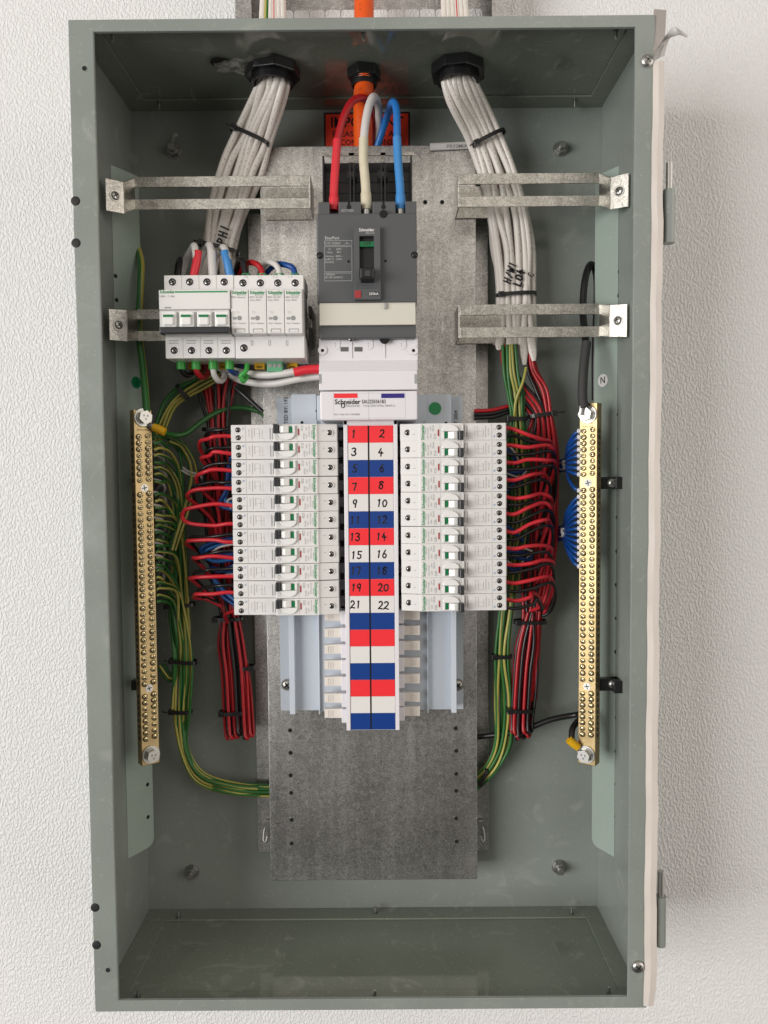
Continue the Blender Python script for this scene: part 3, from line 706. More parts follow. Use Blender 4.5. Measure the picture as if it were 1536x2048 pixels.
# ================================================================== angled mounting panels at both sides
TH = math.radians(40)
def side_panel(s_):
    if s_ < 0: ui, ub, lab = 277, 306, 'grey green angled sheet steel strip along the left inside wall'
    else: ui, ub, lab = 1191, 1187, 'pale green angled sheet steel strip along the right inside wall'
    h0 = 42; pa = W(ui, 450, h0); pb = W(ub, 1688, h0); xi = (pa.x + pb.x) / 2
    zt, zb = W(ui, 352, h0).z, W(ub, 1690, h0).z
    xo = s_ * (BW - 1.8); ho = h0 + abs(xo - xi) * math.tan(math.radians(60))
    t = thing('mounting_strip', lab, 'mounting strip', (xi, -h0, zb))
    mb = MB(); d = 1.6
    # a flat sheet, lower inner corner rounded
    n = 6; prof = []
    for i in range(n + 1):
        a = math.pi / 2 * i / n; prof.append((1 - math.sin(a), 1 - math.cos(a)))
    out = []
    Lw = math.hypot(xo - xi, ho - h0)
    for (p, q) in prof: out.append((min(1, q * 0 + (1 - (1 - p)) * 9 / Lw), q * 9))
    poly = [(0, zt)] + [((1 - math.cos(a)) * 9 / Lw, zb + 9 - 9 * math.sin(a)) for a in [math.pi / 2 * i / n for i in range(n + 1)]] + [(1, zb), (1, zt)]
    vs = []
    for dd in (0, d):
        for (tt, z) in poly: vs.append((xi + (xo - xi) * tt - s_ * dd * .5, -(h0 + (ho - h0) * tt) + dd, z))
    m = len(poly); mb.add(vs, [tuple(range(m)), tuple(range(m, 2 * m))[::-1]] + [(i, m + i, m + (i + 1) % m, (i + 1) % m) for i in range(m)], 'panel_paint')
    mb.build('sheet', t, bevel=.3)
    return t, xi, h0, xo, ho
PL = side_panel(-1); PR = side_panel(1)
def on_panel(P, u, v):
    """point of the slanted panel seen at pixel u, v, and the panel's frame"""
    t, xi, h0, xo, ho = P
    a = Vector((xi, h0)); b = Vector((xo, ho))
    best = None
    dr = ray(u, v)
    # line in (x,h): CAM + s*dr
    ex, eh = b.x - a.x, b.y - a.y
    den = dr.x * eh - dr.z * ex
    s = ((a.x - CAM.x) * eh - (a.y - CAM.z) * ex) / den
    p = CAM + dr * s
    nrm = Vector((-eh, 0, 0)); nx, nh = (-eh, ex) if P is PR else (eh, -ex)
    l = math.hypot(nx, nh); nx, nh = nx / l, nh / l
    if nh < 0: nx, nh = -nx, -nh
    return Vector((p.x, -p.z, p.y)), Vector((nx, -nh, 0)), Vector((nh, nx, 0)) * 1.0
for P, holes in ((PL, ((231, 552), (233, 600), (295, 1569), (296, 1634))), (PR, ((1239, 543), (1238, 591), (1237, 829), (1237, 898), (1235, 1035), (1234, 1103), (1233, 1170), (1233, 1237), (1232, 1304), (1233, 1436), (1232, 1503), (1232, 1569), (1232, 1634)))):
    for (u, v) in holes:
        p, nv, ax = on_panel(P, u, v); mb = MB(); mb.cyl(p + nv * .1, nv, 2.3, .15, 'hole', 12); mb.build('hole', P[0])

# round N sticker and green earth sticker
p, nv, ax = on_panel(PR, 1206, 761); t = thing('round_sticker', 'white round sticker printed with a black letter N', 'sticker', p)
mb = MB(); mb.cyl(p, nv, 7.2, .4, 'cell_white', 28); mb.build('disc', t)
def text_on(mb, string, p, nv, size, m, bold=.01, rot=0):
    vs, fs = txt_geo(string, bold); ax = Vector((0, 0, 1)).cross(nv) * -1; ax = Vector((-nv.y, nv.x, 0)).normalized()
    if ax.x < 0: ax = -ax
    k = size / .7; c, s_ = math.cos(rot), math.sin(rot)
    mb.add([p + ax * ((v.x * c - v.y * s_) * k) + Vector((0, 0, 1)) * ((v.x * s_ + v.y * c) * k) for v in vs], fs, m)
mb = MB(); text_on(mb, 'N', p + nv * .5, nv, 7.2, 'ink', .012); mb.build('letter', t)
p, nv, ax = on_panel(PL, 272, 765); t = thing('earth_sticker', 'small dark green round sticker with black earth symbol on left strip', 'sticker', p)
mb = MB(); mb.cyl(p, nv, 6.6, .4, 'flag_green', 28); mb.build('disc', t)
mb = MB(); axx = Vector((-nv.y, nv.x, 0)).normalized(); axx = axx if axx.x > 0 else -axx
def bar_on(a0, b0, a1, b1, w):
    q = p + nv * .5; d = axx * (a1 - a0) + Vector((0, 0, b1 - b0)); nn = (nv.cross(d)).normalized() * w / 2
    A = q + axx * a0 + Vector((0, 0, b0)); B = q + axx * a1 + Vector((0, 0, b1)); mb.add([A + nn, B + nn, B - nn, A - nn], [(0, 1, 2, 3)], 'ink')
bar_on(0, 4, 0, -.5, .6); bar_on(-3.4, -.5, 3.4, -.5, .6); bar_on(-2.2, -1.9, 2.2, -1.9, .6); bar_on(-1.1, -3.2, 1.1, -3.2, .6); mb.build('symbol', t)

# ================================================================== galvanised plates
PAN = 40.0
up_ = thing('under_plate', 'wider galvanised plate showing behind both sides of the main plate', 'metal plate', W(740, 1700, 6))
xa, xb = W(498, 600, 6).x, W(976, 600, 6).x
z0, z1 = W(768, 1703, 6).z, W(768, 425, 6).z
mb = MB(); mb.box(xa, xb, 2, 6, z0, z1, 'galv'); mb.build('sheet', up_, bevel=.4)
for (u, v, s_) in ((533, 1664, 1), (963, 1664, -1)):
    p = W(u, v, 10); mb = MB(); mb.tube(spline([p + Vector((1 * s_, 2, 12)), p + Vector((-2 * s_, -3, 5)), p + Vector((-3 * s_, -6, -6)), p + Vector((0, -7, -9)), p + Vector((2 * s_, -6, -2))], 5), 1.5, 'steel', 8)
    mb.cyl(p + Vector((1 * s_, 0, 10)), (0, -1, 0), 5, 3, 'steel', 6); mb.build('wing_clip', up_)
x0a, x1a, _, _ = R(524, 1000, 953, 1300, PAN)
x0p, x1p = (W(521, 600, PAN).x + W(543, 1700, PAN).x) / 2, (W(952, 600, PAN).x + W(955, 1700, PAN).x) / 2
zp0, zp1 = W(748, 1760, PAN).z, W(735, 291, PAN).z
pan = thing('mounting_plate', 'large scratched galvanised steel plate behind the breakers', 'metal plate', ((x0p + x1p) / 2, -PAN, zp0))
mb = MB(); mb.box(x0p, x1p, PAN - 1.6, PAN, zp0, zp1, 'galv')
for a, b in ((x0p, x0p + 1.6), (x1p - 1.6, x1p)): mb.box(a, b, 6.2, PAN - 1.6, zp0, zp1, 'galv')
mb.build('face', pan, bevel=.9)
for (u, v) in ((850, 405), (884, 405), (580, 1461), (911, 1457), (581, 1506), (912, 1502), (581, 1551), (912, 1548), (582, 1586), (912, 1582), (583, 1640), (912, 1637), (583, 1687), (913, 1683)):
    p = W(u, v, PAN); mb = MB(); mb.cyl(p, (0, -1, 0), 3.0, .2, 'steel', 14); mb.cyl(p + Vector((.2, 0, .3)), (0, -1, 0), 2.35, .3, 'hole', 14); mb.build('hole', pan)

# ------------------------------------------------------------------ slotted straps (four)
ST = 79.0
def strap(side, v0, v1, footv, ul, ur, lab, cu):
    """side -1: foot plate on the left strip, inner leg on the plate"""
    x0, x1 = W(ul, (v0 + v1) / 2, ST).x, W(ur, (v0 + v1) / 2, ST).x
    um = (ul + ur) / 2; z1, z0 = W(um, v0, ST).z, W(um, v1, ST).z
    g = (z1 - z0) * .36; b = (z1 - z0 - g) / 2
    t = thing('slotted_bracket', lab, 'bracket', ((x0 + x1) / 2, -ST, z0), None)
    mb = MB(); xi, xw = (x1, x0) if side < 0 else (x0, x1)
    sg = -side
    # two rails
    mb.box(x0, x1, ST - 1.6, ST, z0, z0 + b, 'galv_strap'); mb.box(x0, x1, ST - 1.6, ST, z1 - b, z1, 'galv_strap')
    mb.build('rail', t, bevel=.35)
    mb = MB(); mb.box(xi, xi + sg * 1.6, PAN + 2, ST, z0, z1, 'galv_strap')      # inner return leg
    xo2 = xi - sg * 52
    mb.box(xi + sg * 1.6, xo2, PAN + .3, PAN + 2, z0, z1, 'galv_strap')
    mb.build('inner_leg', t, bevel=.35)
    # outer end: leg towards the viewer, then a foot plate screwed to the wall strip
    a = [W(*q) for q in cu]                      # inner top, inner bottom, outer top, outer bottom of the foot
    at, ab_, ct_, cb_ = a
    mb = MB()
    def plate(q4):
        d1 = (q4[1] - q4[0]); d2 = (q4[3] - q4[0]); nn = d1.cross(d2).normalized() * .8
        nn = nn if nn.y < 0 else -nn
        vs = [p + nn for p in q4] + [p - nn for p in q4]
        mb.add(vs, [(0, 1, 2, 3), (7, 6, 5, 4), (0, 4, 5, 1), (1, 5, 6, 2), (2, 6, 7, 3), (3, 7, 4, 0)], 'galv_strap')
    plate([Vector((xw, -ST + .8, z1 - 1)), at, ab_, Vector((xw, -ST + .8, z0 + 1))]); plate([at, ct_, cb_, ab_]); mb.build('foot', t, bevel=.3)
    q = (at + ab_ + ct_ + cb_) / 4; nn = (ct_ - at).cross(ab_ - at).normalized(); nn = nn if nn.y < 0 else -nn
    d = (ct_ - at).normalized(); upv = nn.cross(d); q = q + nn * .9
    mb = MB()
    mb.cyl(q, nn, 5.6, .8, 'steel', 20); mb.dome(q + nn * .8, nn, 4.6, 2.0, 'steel', 16)
    for aa in (.5, 2.07):
        dd = (d * math.cos(aa) + upv * math.sin(aa)) * 2.6; pp = nn.cross(dd).normalized() * .55; o_ = q + nn * 2.9
        mb.add([o_ - dd + pp, o_ + dd + pp, o_ + dd - pp, o_ - dd - pp], [(0, 1, 2, 3)], 'hole')
    mb.build('screw', t)
    return t
strap(-1, 352, 418, 0, 268, 618, 'upper left galvanised slotted bracket crossing the white cables', ((246, 364, 100), (248, 428, 100), (210, 356, 113), (212, 421, 113)))
strap(-1, 617, 681, 0, 275, 622, 'lower left galvanised slotted bracket carrying the switch and surge protector', ((253, 620, 100), (254, 683, 100), (217, 618, 113), (219, 680, 113)))
strap(1, 346, 413, 0, 919, 1200, 'upper right galvanised slotted bracket crossing white cables below the gland', ((1222, 355, 100), (1221, 419, 100), (1258, 346, 113), (1257, 413, 113)))
strap(1, 608, 675, 0, 920, 1200, 'lower right galvanised slotted bracket where cable sheaths end', ((1220, 610, 100), (1219, 674, 100), (1255, 608, 113), (1254, 674, 113)))

# ------------------------------------------------------------------ red warning sticker on the back wall
x0, x1, z0, z1 = R(648, 224, 820, 312, 1)
t = thing('warning_sticker', 'bright red IMPORTANT sticker with black border behind the main cables', 'sticker', (x0, -1, z0))
mb = MB(); mb.box(x0, x1, .1, .5, z0, z1, 'ink'); mb.build('border', t)
mb = MB(); mb.box(x0 + 2, x1 - 2, .5, .8, z0 + 2, z1 - 2, 'sticker_red'); mb.build('face', t)
mb = MB(); cx = (x0 + x1) / 2
text(mb, 'IMPORTANT', cx, W(735, 245, 1).z, 1, 11.5, 'ink', bold=.02, fit=84)
text(mb, 'PLEASE CHECK ALL', cx, W(735, 268, 1).z, 1, 6.4, 'ink', bold=.014, fit=80)
text(mb, 'CONNECTIONS.', cx, W(735, 285, 1).z, 1, 6.4, 'ink', bold=.014, fit=62); mb.build('lettering', t)

# ------------------------------------------------------------------ glands
def gland(u, v, r, lab, rin):
    p = WZ(u, v, TZ)
    t = thing('cable_gland', lab, 'cable gland', p)
    nn = 8 if r > 20 else 6
    mb = MB(); mb.annulus(p + Vector((0, 0, 1.5)), r, r * .74, 11, 'black', nn, start=.2); mb.build('lock_nut', t, bevel=1.0)
    mb = MB()
    for i in range(4): mb.annulus(p + Vector((0, 0, -7.5 - i * 2.2)), r * .76, r * .66, 1.2, 'black'); mb.annulus(p + Vector((0, 0, -8.7 - i * 2.2)), r * .72, r * .66, 1.0, 'black_matte')
    mb.annulus(p + Vector((0, 0, 1)), r * .74, r * .66, 9, 'black_matte'); mb.cyl(p + Vector((0, 0, -.3)), (0, 0, -1), r * .67, .3, 'hole', 24)
    mb.build('thread', t)
    return p
g1 = gland(545, 138, 29, 'black hex gland nut round the left white cable bundle', 20)
g2 = gland(728, 141, 18, 'small black gland nut round the orange supply conduit', 12)
g3 = gland(916, 135, 29, 'black hex gland nut round the right white cable bundle', 20)

# ================================================================== white cable bundles
def cl(side):
    def f(j, m): return ('white sheathed cable with red stripe in the %s bundle' if m == 'white_cable_red' else 'white sheathed cable in the %s bundle below the hex gland') % side
    return f
def cg(side): return lambda j, m: ('white striped cables %s' if m == 'white_cable_red' else 'white cables %s') % side
mset = ['white_cable', 'white_cable', 'white_cable_red', 'white_cable', 'white_cable', 'white_cable']
bundle([(549, 100, -g1.y, 15), (547, 150, -g1.y, 15.5), (540, 190, -g1.y - 8, 16.5), (508, 270, 55, 19), (482, 340, 46, 22), (455, 430, 38, 21), (437, 500, 36, 20), (425, 575, 30, 22), (418, 640, 28, 22)],
       13, 3.9, mset, 'sheathed_cable', cl('left'), 'cable', cg('left'), depth=1.15, seed=3, off=.0, twist=.0006)
bundle([(914, 100, -g3.y, 15), (916, 150, -g3.y, 15.5), (927, 190, -g3.y - 8, 17), (962, 262, 55, 17), (996, 345, 46, 19), (1012, 420, 38, 22), (1025, 500, 36, 22.5), (1031, 590, 36, 20), (1030, 690, 34, 22)],
       14, 3.9, mset, 'sheathed_cable', cl('right'), 'cable', cg('right'), depth=1.15, seed=8, off=.0, twist=.0006)
# sheath ends on the right: slit jackets hanging down
for i, (u, v, du) in enumerate(((1000, 700, -3), (1021, 712, 0), (1044, 730, 5), (1062, 722, 6))):
    p, q = W(u, 672, 40), W(u + du, v, 42); mb = MB(); mb.tube([p, p.lerp(q, .6), q], 5, 'white_cable', 10, rad=[5.4, 5.2, 2.4], flat=.45)
    tag(mb.build('cable_sheath_end'), 'slit white sheath end hanging below lower right bracket', 'cable sheath', 'slit sheath ends')
# short loops in the tray above
for j in range(6):
    m = ['white_cable', 'earth_wire', 'white_cable', 'white_cable_red', 'white_cable', 'white_cable'][j]
    p = W(528 + j * 7.5, 10, 52); mb = MB(); mb.tube([p + Vector((0, 0, 200)), p + Vector((0, 0, 20)), Vector((g1.x + (j - 2.5) * 5, g1.y, TZ + 4))], 3.6, m, 10, off=.0)
    tag(mb.build('tray_cable'), 'cable coming down the tray above the left of cabinet' if m != 'earth_wire' else 'green and yellow cable coming down the tray', 'cable', 'tray cables left' if m != 'earth_wire' else None)
for j in range(6):
    p = W(887 + j * 8, 10, 52); mb = MB(); mb.tube([p + Vector((0, 0, 200)), p + Vector((0, 0, 20)), Vector((g3.x + (j - 2.5) * 5, g3.y, TZ + 4))], 3.6, ['white_cable', 'white_cable', 'white_cable', 'white_cable_red'][j % 4], 10, off=.0)
    tag(mb.build('tray_cable'), 'white cable coming down the tray above the right of cabinet', 'cable', 'tray cables right')
# orange conduit: tray part and inside part are one run
mb = MB(); p = W(728, 8, 55)
mb.tube(spline([p + Vector((0, 0, 220)), p + Vector((0, 0, 20)), Vector((g2.x, g2.y, TZ + 10)), Vector((g2.x, g2.y, TZ - 12)), W(726, 200, 60), W(726, 262, 40), W(728, 330, 22)], 7), 10.6, 'orange_cable', 20, off=.97)
tag(mb.build('orange_supply_cable'), 'thick orange supply cable entering through the middle gland', 'cable')

# handwriting on the sheaths
def note(s, u, v, h, size, rot, lab, wid=1.0):
    p = W(u, v, h); mb = MB(); mb.box(p.x - size * .55, p.x + size * .55, h - 1.4, h - .3, p.z - size * len(s) * .42, p.z + size * len(s) * .42, 'white_wire')
    return p
mb = MB(); p = W(447, 470, 47); hand(mb, 'PHI', p.x, p.z, 49.2, 9.5, 'ink', 2.0, math.radians(75)); tag(mb.build('marker_writing'), 'black marker letters PH written across the left white cables', 'writing')
mb = MB(); p = W(1020, 545, 46); hand(mb, 'H/WI', p.x, p.z, 46.5, 8, 'ink', 1.7, math.radians(72)); p = W(1038, 555, 46); hand(mb, 'LO4', p.x, p.z, 46.6, 8.5, 'ink', 2.1, math.radians(75)); p = W(1061, 550, 44); hand(mb, 'C', p.x, p.z, 46.5, 7, 'ink', 1.2, math.radians(80))
tag(mb.build('marker_writing'), 'black marker letters LO4 written across the right white cables', 'writing')
a = W(901, 293, 42); t = thing('sheath_offcut', 'short white cable sheath offcut printed with capitals above the plate', 'sheath offcut', a)
mb = MB(); p, q = W(860, 294, 42), W(943, 290, 42); mb.tube([p, q], 4.2, 'white_wire', 12, flat=.4); mb.build('sheath', t)
mb = MB(); text(mb, 'PRYSMIAN', W(918, 292, 44).x, W(918, 292, 44).z, 44, 3.6, 'print_grey', rot=.02, sx=1.15, bold=.01); mb.build('lettering', t)

# ================================================================== main breaker (grey, moulded case)
HB = 120.0
x0, x1, z0, z1 = R(634, 425, 834, 676, HB)
br = thing('main_circuit_breaker', 'large dark grey moulded case breaker switched OFF at the centre top', 'circuit breaker', ((x0 + x1) / 2, -HB, z0))
def zz(v, u=735, h=HB): return W(u, v, h).z
def xx(u, v=550, h=HB): return W(u, v, h).x
mb = MB(); mb.box(x0, x1, PAN + .4, HB, zz(606), zz(426), 'grey_plastic')
mb.box(x0 + 1.5, x1 - 1.5, PAN + .4, HB - 3, z0, zz(606.5), 'grey_plastic')
mb.build('case', br, bevel=1.6)
# shoulder with notches at the top
mb = MB(); hs = HB - 5; nt_ = [(636, 659), (677, 722), (745, 791), (811, 833)]
for (a, b) in nt_: mb.box(xx(a, 410, hs), xx(b, 410, hs), 60, hs, zz(430, h=hs), zz(403, h=hs), 'grey_plastic')
mb.box(xx(636, 420, hs), xx(833, 420, hs), 60, hs - 12, zz(426, h=hs), zz(416, h=hs), 'grey_plastic')
mb.build('shoulder', br, bevel=.7)
for u in (698, 767):
    mb = MB(); p = W(u, 414, hs); mb.cyl(p, (0, -1, 0), 2.4, .2, 'hole', 16); mb.box(p.x - 1.2, p.x + 1.2, hs - .1, hs + .15, p.z, p.z + 6, 'hole'); mb.build('keyhole', br)
mb = MB(); bx0, bx1, bz0, bz1 = R(645, 311, 825, 440, 62)
mb.box(bx0, bx1, PAN + .3, 42, bz0, bz1, 'black')
for u in (645, 699, 706, 761, 768, 821): mb.box(W(u, 360, 62).x, W(u + 3.4, 360, 62).x, 42, 62, bz0, bz1 - (8 if u in (699, 706, 761, 768) else 0), 'black')
for u in (703, 765):
    p = W(u, 348, 52); mb.cyl((p.x, -42, p.z), (0, -1, 0), 6, 10, 'black', 18); mb.cyl((p.x, -52, p.z), (0, -1, 0), 2.8, .3, 'steel_dark', 14)
for v in (328, 350, 372, 394): mb.box(bx0 + 4, bx1 - 4, 42, 43, W(735, v, 62).z, W(735, v + 1.3, 62).z, 'grey_dark')
mb.build('terminal_well', br, bevel=.4)
mb = MB()
for u in (698, 761): mb.box(W(u, 315, 63).x, W(u + 10, 315, 63).x, 61.5, 63, W(u, 325, 63).z, W(u, 305, 63).z, 'galv_strap')
mb.box(W(643, 306, 63).x, W(828, 306, 63).x, 61.5, 63, W(735, 311, 63).z, W(735, 305, 63).z, 'galv_strap'); mb.build('terminal_shield', br)
# toggle escutcheon
ex0, ex1, ez0, ez1 = R(708, 452, 761, 599, HB + 6)
mb = MB(); ox0, ox1, oz0, oz1 = R(719, 472, 748, 558, HB + 6)
he = HB + 6
mb.ring((ex0, ex1, ez0, ez1), (ox0, ox1, oz0, oz1), HB, he, 'grey_plastic'); mb.build('toggle_surround', br, bevel=.6)
mb = MB(); mb.box(ox0, ox1, HB + .05, HB + .6, oz0, oz1, 'black_matte'); mb.build('toggle_well', br)
a, b, c, d = R(719, 483, 748, 493, HB + 4.5); mb = MB(); mb.box(a, b, HB + .6, HB + 4.5, c, d, 'flag_green'); fl = mb.build('off_flag', br)
mb = MB(); text(mb, 'OFF', (a + b) / 2, (c + d) / 2, HB + 4.6, 3.6, 'ink', bold=.02); o = mb.build('lettering', br)
a, b, c, d = R(720, 535, 748, 558, HB + 20); mb = MB()
mb.prism([(HB + 1, d + 3), (HB + 20, d), (HB + 20, c + 1), (HB + 1, c - 1)], 'x', a, b, 'black'); mb.build('toggle', br, bevel=1.2)
mb = MB(); mb.box(W(730, 545, HB + 21).x, W(740, 545, HB + 21).x, HB + 20, HB + 20.4, c + 3, d - 3, 'grey_dark'); mb.build('toggle_mark', br)
mb = MB()
for v in (566, 571, 576): mb.box(ex0 + 1.5, ex1 - 1.5, he, he + .25, zz(v, h=he) - .35, zz(v, h=he) + .35, 'grey_dark')
mb.build('grooves', br)
a, b, c, d = R(709, 581, 722, 596, he + .5); mb = MB(); mb.box(a, b, he, he + .8, c, d, 'red_mark'); mb.build('test_button', br, bevel=.2)
mb = MB(); a, b, c, d = R(737, 583, 758, 592, he + .3); mb.box(a, b, he, he + .3, c, d, 'grey_dark'); mb.build('rating_badge', br)
# lettering on the grey case
mb = MB(); text(mb, 'Schneider', xx(734, h=he), zz(460, h=he), he + .15, 3.0, 'cell_white', bold=.02, fit=15.5)
text(mb, 'Electric', xx(741, h=he), zz(466, h=he), he + .15, 1.8, 'print_light', sx=1.2)
text(mb, '250kA', xx(747, h=he), zz(588, h=he), he + .4, 2.6, 'cell_white', bold=.01)
text(mb, 'EasyPact', xx(664, 476), zz(475.5), HB + .15, 3.0, 'print_light', bold=.01)
text(mb, 'CVS 250kA', xx(665, 486), zz(486), HB + .15, 2.4, 'print_light'); text(mb, '-\u00d7-', xx(694, 486), zz(486), HB + .15, 3, 'print_light')
for i, (a, b) in enumerate((('Ui', '690V'), ('Uimp', '8kV'), ('Ue/max', '440V~'), ('In(40\u00b0C)', '250A'), ('AC50Hz', ''))):
    v = (498, 504, 512, 518, 524)[i]; text(mb, a, xx(659, v), zz(v), HB + .15, 1.9, 'print_light')
    if b: text(mb, b, xx(678, v), zz(v), HB + .15, 1.9, 'print_light')
text(mb, '50/60Hz', xx(661, 549), zz(549), HB + .15, 1.8, 'print_light'); text(mb, 'IEC/EN 60947-2', xx(668, 554.5), zz(554.5), HB + .15, 1.9, 'print_light')
text(mb, 'EZCV250', xx(695, 421, hs), zz(421, h=hs), hs + .2, 2.2, 'print_light'); mb.build('lettering', br)
mb = MB()
for (a, b, c, d) in ((649, 481, 704, 491), (649, 493, 704, 544), (649, 546, 704, 562)):
    q = R(a, b, c, d, HB); mb.ring(q, (q[0] + .3, q[1] - .3, q[2] + .3, q[3] - .3), HB, HB + .12, 'print_light')
mb.build('print_frame', br)
mb = MB()
for (u, v, r) in ((697, 523, 1.4), (771, 522, 1.4)): p = W(u, v, HB); mb.cyl(p, (0, -1, 0), r, .2, 'hole', 12)
for (u, v, r) in ((640, 511, 3.6), (829, 510, 3.6)): p = W(u, v, HB); mb.cyl(p, (0, -1, 0), r, .2, 'hole', 18); mb.dome(p + Vector((0, -.2, 0)), (0, -1, 0), r * .7, .6, 'black', 12)
p = W(767, 428, HB); mb.cyl(p, (0, -1, 0), 4.2, .25, 'hole', 20); mb.build('fixing_hole', br)
a, b, c, d = R(639, 606, 831, 650, HB + 1); mb = MB(); mb.box(a, b, HB - 3, HB + 1, c, d, 'label_card'); mb.box(a, b, HB + 1, HB + 1.7, c, c + 2.2, 'label_card')
mb.box(a, b, HB + 1, HB + 1.5, d - 1, d, 'label_card'); p = W(771, 610, HB + 2); mb.box(p.x - 1.2, p.x + 1.2, HB + 1, HB + 3.5, p.z - 4, p.z + 2, 'slot_grey')
mb.build('label_holder', br, bevel=.4)

# ------------------------------------------------------------------ white outgoing cover under the breaker
HC = 117.0
cv = thing('terminal_cover', 'glossy white terminal cover under the main breaker with red and blue printed label', 'cover', (xx(737), -HC, zz(842)))
def bx(mb, u0, v0, u1, v1, h, hbk, m): a, b, c, d = R(u0, v0, u1, v1, h); mb.box(a, b, hbk, h, c, d, m)
mb = MB(); bx(mb, 638, 676, 836, 722, HC - 9, 50, 'cover_plastic')
a, b, _, _ = R(638, 722, 836, 740, HC - 4); zt_, zb_ = zz(720, h=HC - 8), zz(741, h=HC)
mb.prism([(50, zt_), (HC - 9.1, zt_), (HC, zb_), (50, zb_)], 'x', a, b, 'cover_plastic')
bx(mb, 638, 741, 835, 780, HC, 50, 'cover_plastic'); mb.build('upper_cover', cv, bevel=.9)
mb = MB(); bx(mb, 640, 782, 835, 840, HC + 1, 55, 'cover_plastic'); mb.build('lower_cover', cv, bevel=1.4)
mb = MB(); hk = HC - 9
for u in (671, 737, 803):
    p = W(u, 690, hk); mb.cyl(p, (0, -1, 0), 5.0, .7, 'cover_plastic', 20); mb.cyl(p + Vector((0, 0, 3)), (0, -1, 0), 5.0, .62, 'cover_plastic', 20)
for u in (645, 827): p = W(u, 701, hk); mb.cyl(p, (0, -1, 0), 4.6, 1.8, 'cover_plastic', 22)
for u in (703, 769): p = W(u, 700, hk); mb.box(p.x - .6, p.x + .6, hk, hk + 1.2, zz(716, h=hk), zz(684, h=hk), 'cover_plastic')
mb.build('moulded_boss', cv, bevel=.3)
for u in (645, 827): p = W(u, 701, hk + 1.8); mb = MB(); mb.cyl(p, (0, -1, 0), 1.7, .2, 'hole', 14); mb.build('screw_hole', cv)
mb = MB()
for u in (671, 737, 803):
    for dz in (-1.2, 1.2): p = W(u, 690, hk + .8); mb.cyl(p + Vector((0, 0, dz)), (0, -1, 0), .5, .1, 'print_grey', 8)
mb.build('dimples', cv)
for (a, b) in ((681, 697), (709, 725)): mb = MB(); bx(mb, a, 694, b, 703, hk + .25, hk, 'steel_dark'); mb.build('slot', cv)
for (u, r) in ((703, 5.2), (769, 5.2)): p = W(u, 673 if u == 703 else 678, HC - 4); mb = MB(); mb.cyl(p, (0, -1, 0), r, .4, 'hole', 20); mb.build('access_hole', cv)
for u in (638, 829): mb = MB(); bx(mb, u, 748, u + 5, 767, HC + .3, HC, 'slot_grey'); mb.build('clip_slot', cv)

mb = MB(); p = W(702, 677, HC - 3); screw(mb, p.x, p.z, HC - 3.5, 3.2, 'screw_steel', 'hole', .3); mb.build('screw', cv)
hl = HC + 1.1; mb = MB(); bx(mb, 668, 787, 715, 796, hl + .15, hl - .4, 'cell_red'); bx(mb, 762.5, 787, 809, 796, hl + .15, hl - .4, 'navy')
q = R(667, 786, 811, 836, hl); mb.ring(q, (q[0] + .25, q[1] - .25, q[2] + .25, q[3] - .25), HC, hl, 'print_faint'); bx(mb, 737.2, 780, 738, 840, hl, HC, 'print_faint')
mb.build('printed_label', cv)
mb = MB(); ht = hl + .2
text(mb, 'Schneider', W(695, 804, ht).x, W(695, 804, ht).z, ht, 5.0, 'ink', bold=.018, fit=26.5)
text(mb, 'Electric', W(704, 811.5, ht).x, W(704, 811.5, ht).z, ht, 2.8, 'print_grey', fit=17)
mb.ribbon([(p[0], p[1]) for p in [(W(686, 811, ht).x + 1.8 * math.cos(a), W(686, 811, ht).z + 2.4 * math.sin(a)) for a in [k * math.pi / 5 for k in range(11)]]], .8, ht, 'ink')
text(mb, 'SAU25036183', W(747.5, 803.5, ht).x, W(747, 803.5, ht).z, ht, 4.0, 'ink', bold=.006, fit=24.5)
text(mb, '3 Pole 250A 415Vac 25kA/0.1s', W(758, 811.5, ht).x, W(758, 811.5, ht).z, ht, 2.3, 'print_grey', fit=33)
text(mb, 'WO. 17528  SN. 1105068082', W(694, 829, ht).x, W(694, 829, ht).z, ht, 1.8, 'print_grey', fit=27); mb.build('lettering', cv)

# ================================================================== pale chassis behind the breakers
HK = 43.0
ch = thing('breaker_chassis', 'pale blue grey metal chassis with two rails carrying the small breakers', 'chassis', W(745, 1410, HK))
mb = MB(); bx(mb, 557, 794, 926, 1420, HK, 37, 'chassis'); mb.build('base', ch, bevel=.4)
mb = MB(); bx(mb, 637, 790, 855, 1421, HK + 22, HK, 'chassis'); mb.build('centre_pan', ch, bevel=.4)
for s_ in (0, 1):
    mb = MB()
    if s_ == 0: bx(mb, 587, 788, 636, 1421, HK + 18, HK, 'chassis'); bx(mb, 578, 1200, 589, 1429, HK + 30, HK, 'chassis'); bx(mb, 634.5, 840, 637, 1429, HK + 26, HK, 'chassis')
    else: bx(mb, 855, 788, 904, 1419, HK + 18, HK, 'chassis'); bx(mb, 903, 1200, 913, 1426, HK + 30, HK, 'chassis'); bx(mb, 853, 840, 855.5, 1427, HK + 26, HK, 'chassis')
    mb.build('rail', ch, bevel=.5)
mb = MB()
for (u, v) in ((634, 822), (843, 818), (604, 845), (892, 846)): p = W(u, v, HK + 18.2 if u not in (634, 843) else HK + 18.2); mb.cyl(p, (0, -1, 0), 1.6, .3, 'hole', 12)
mb.build('rail_hole', ch)
for u in (574, 916): p = W(u, 1370, HK + 2); mb = MB(); screw(mb, p.x, p.z, HK, 6, 'steel', 'hole', .7, 7); mb.build('screw', ch)
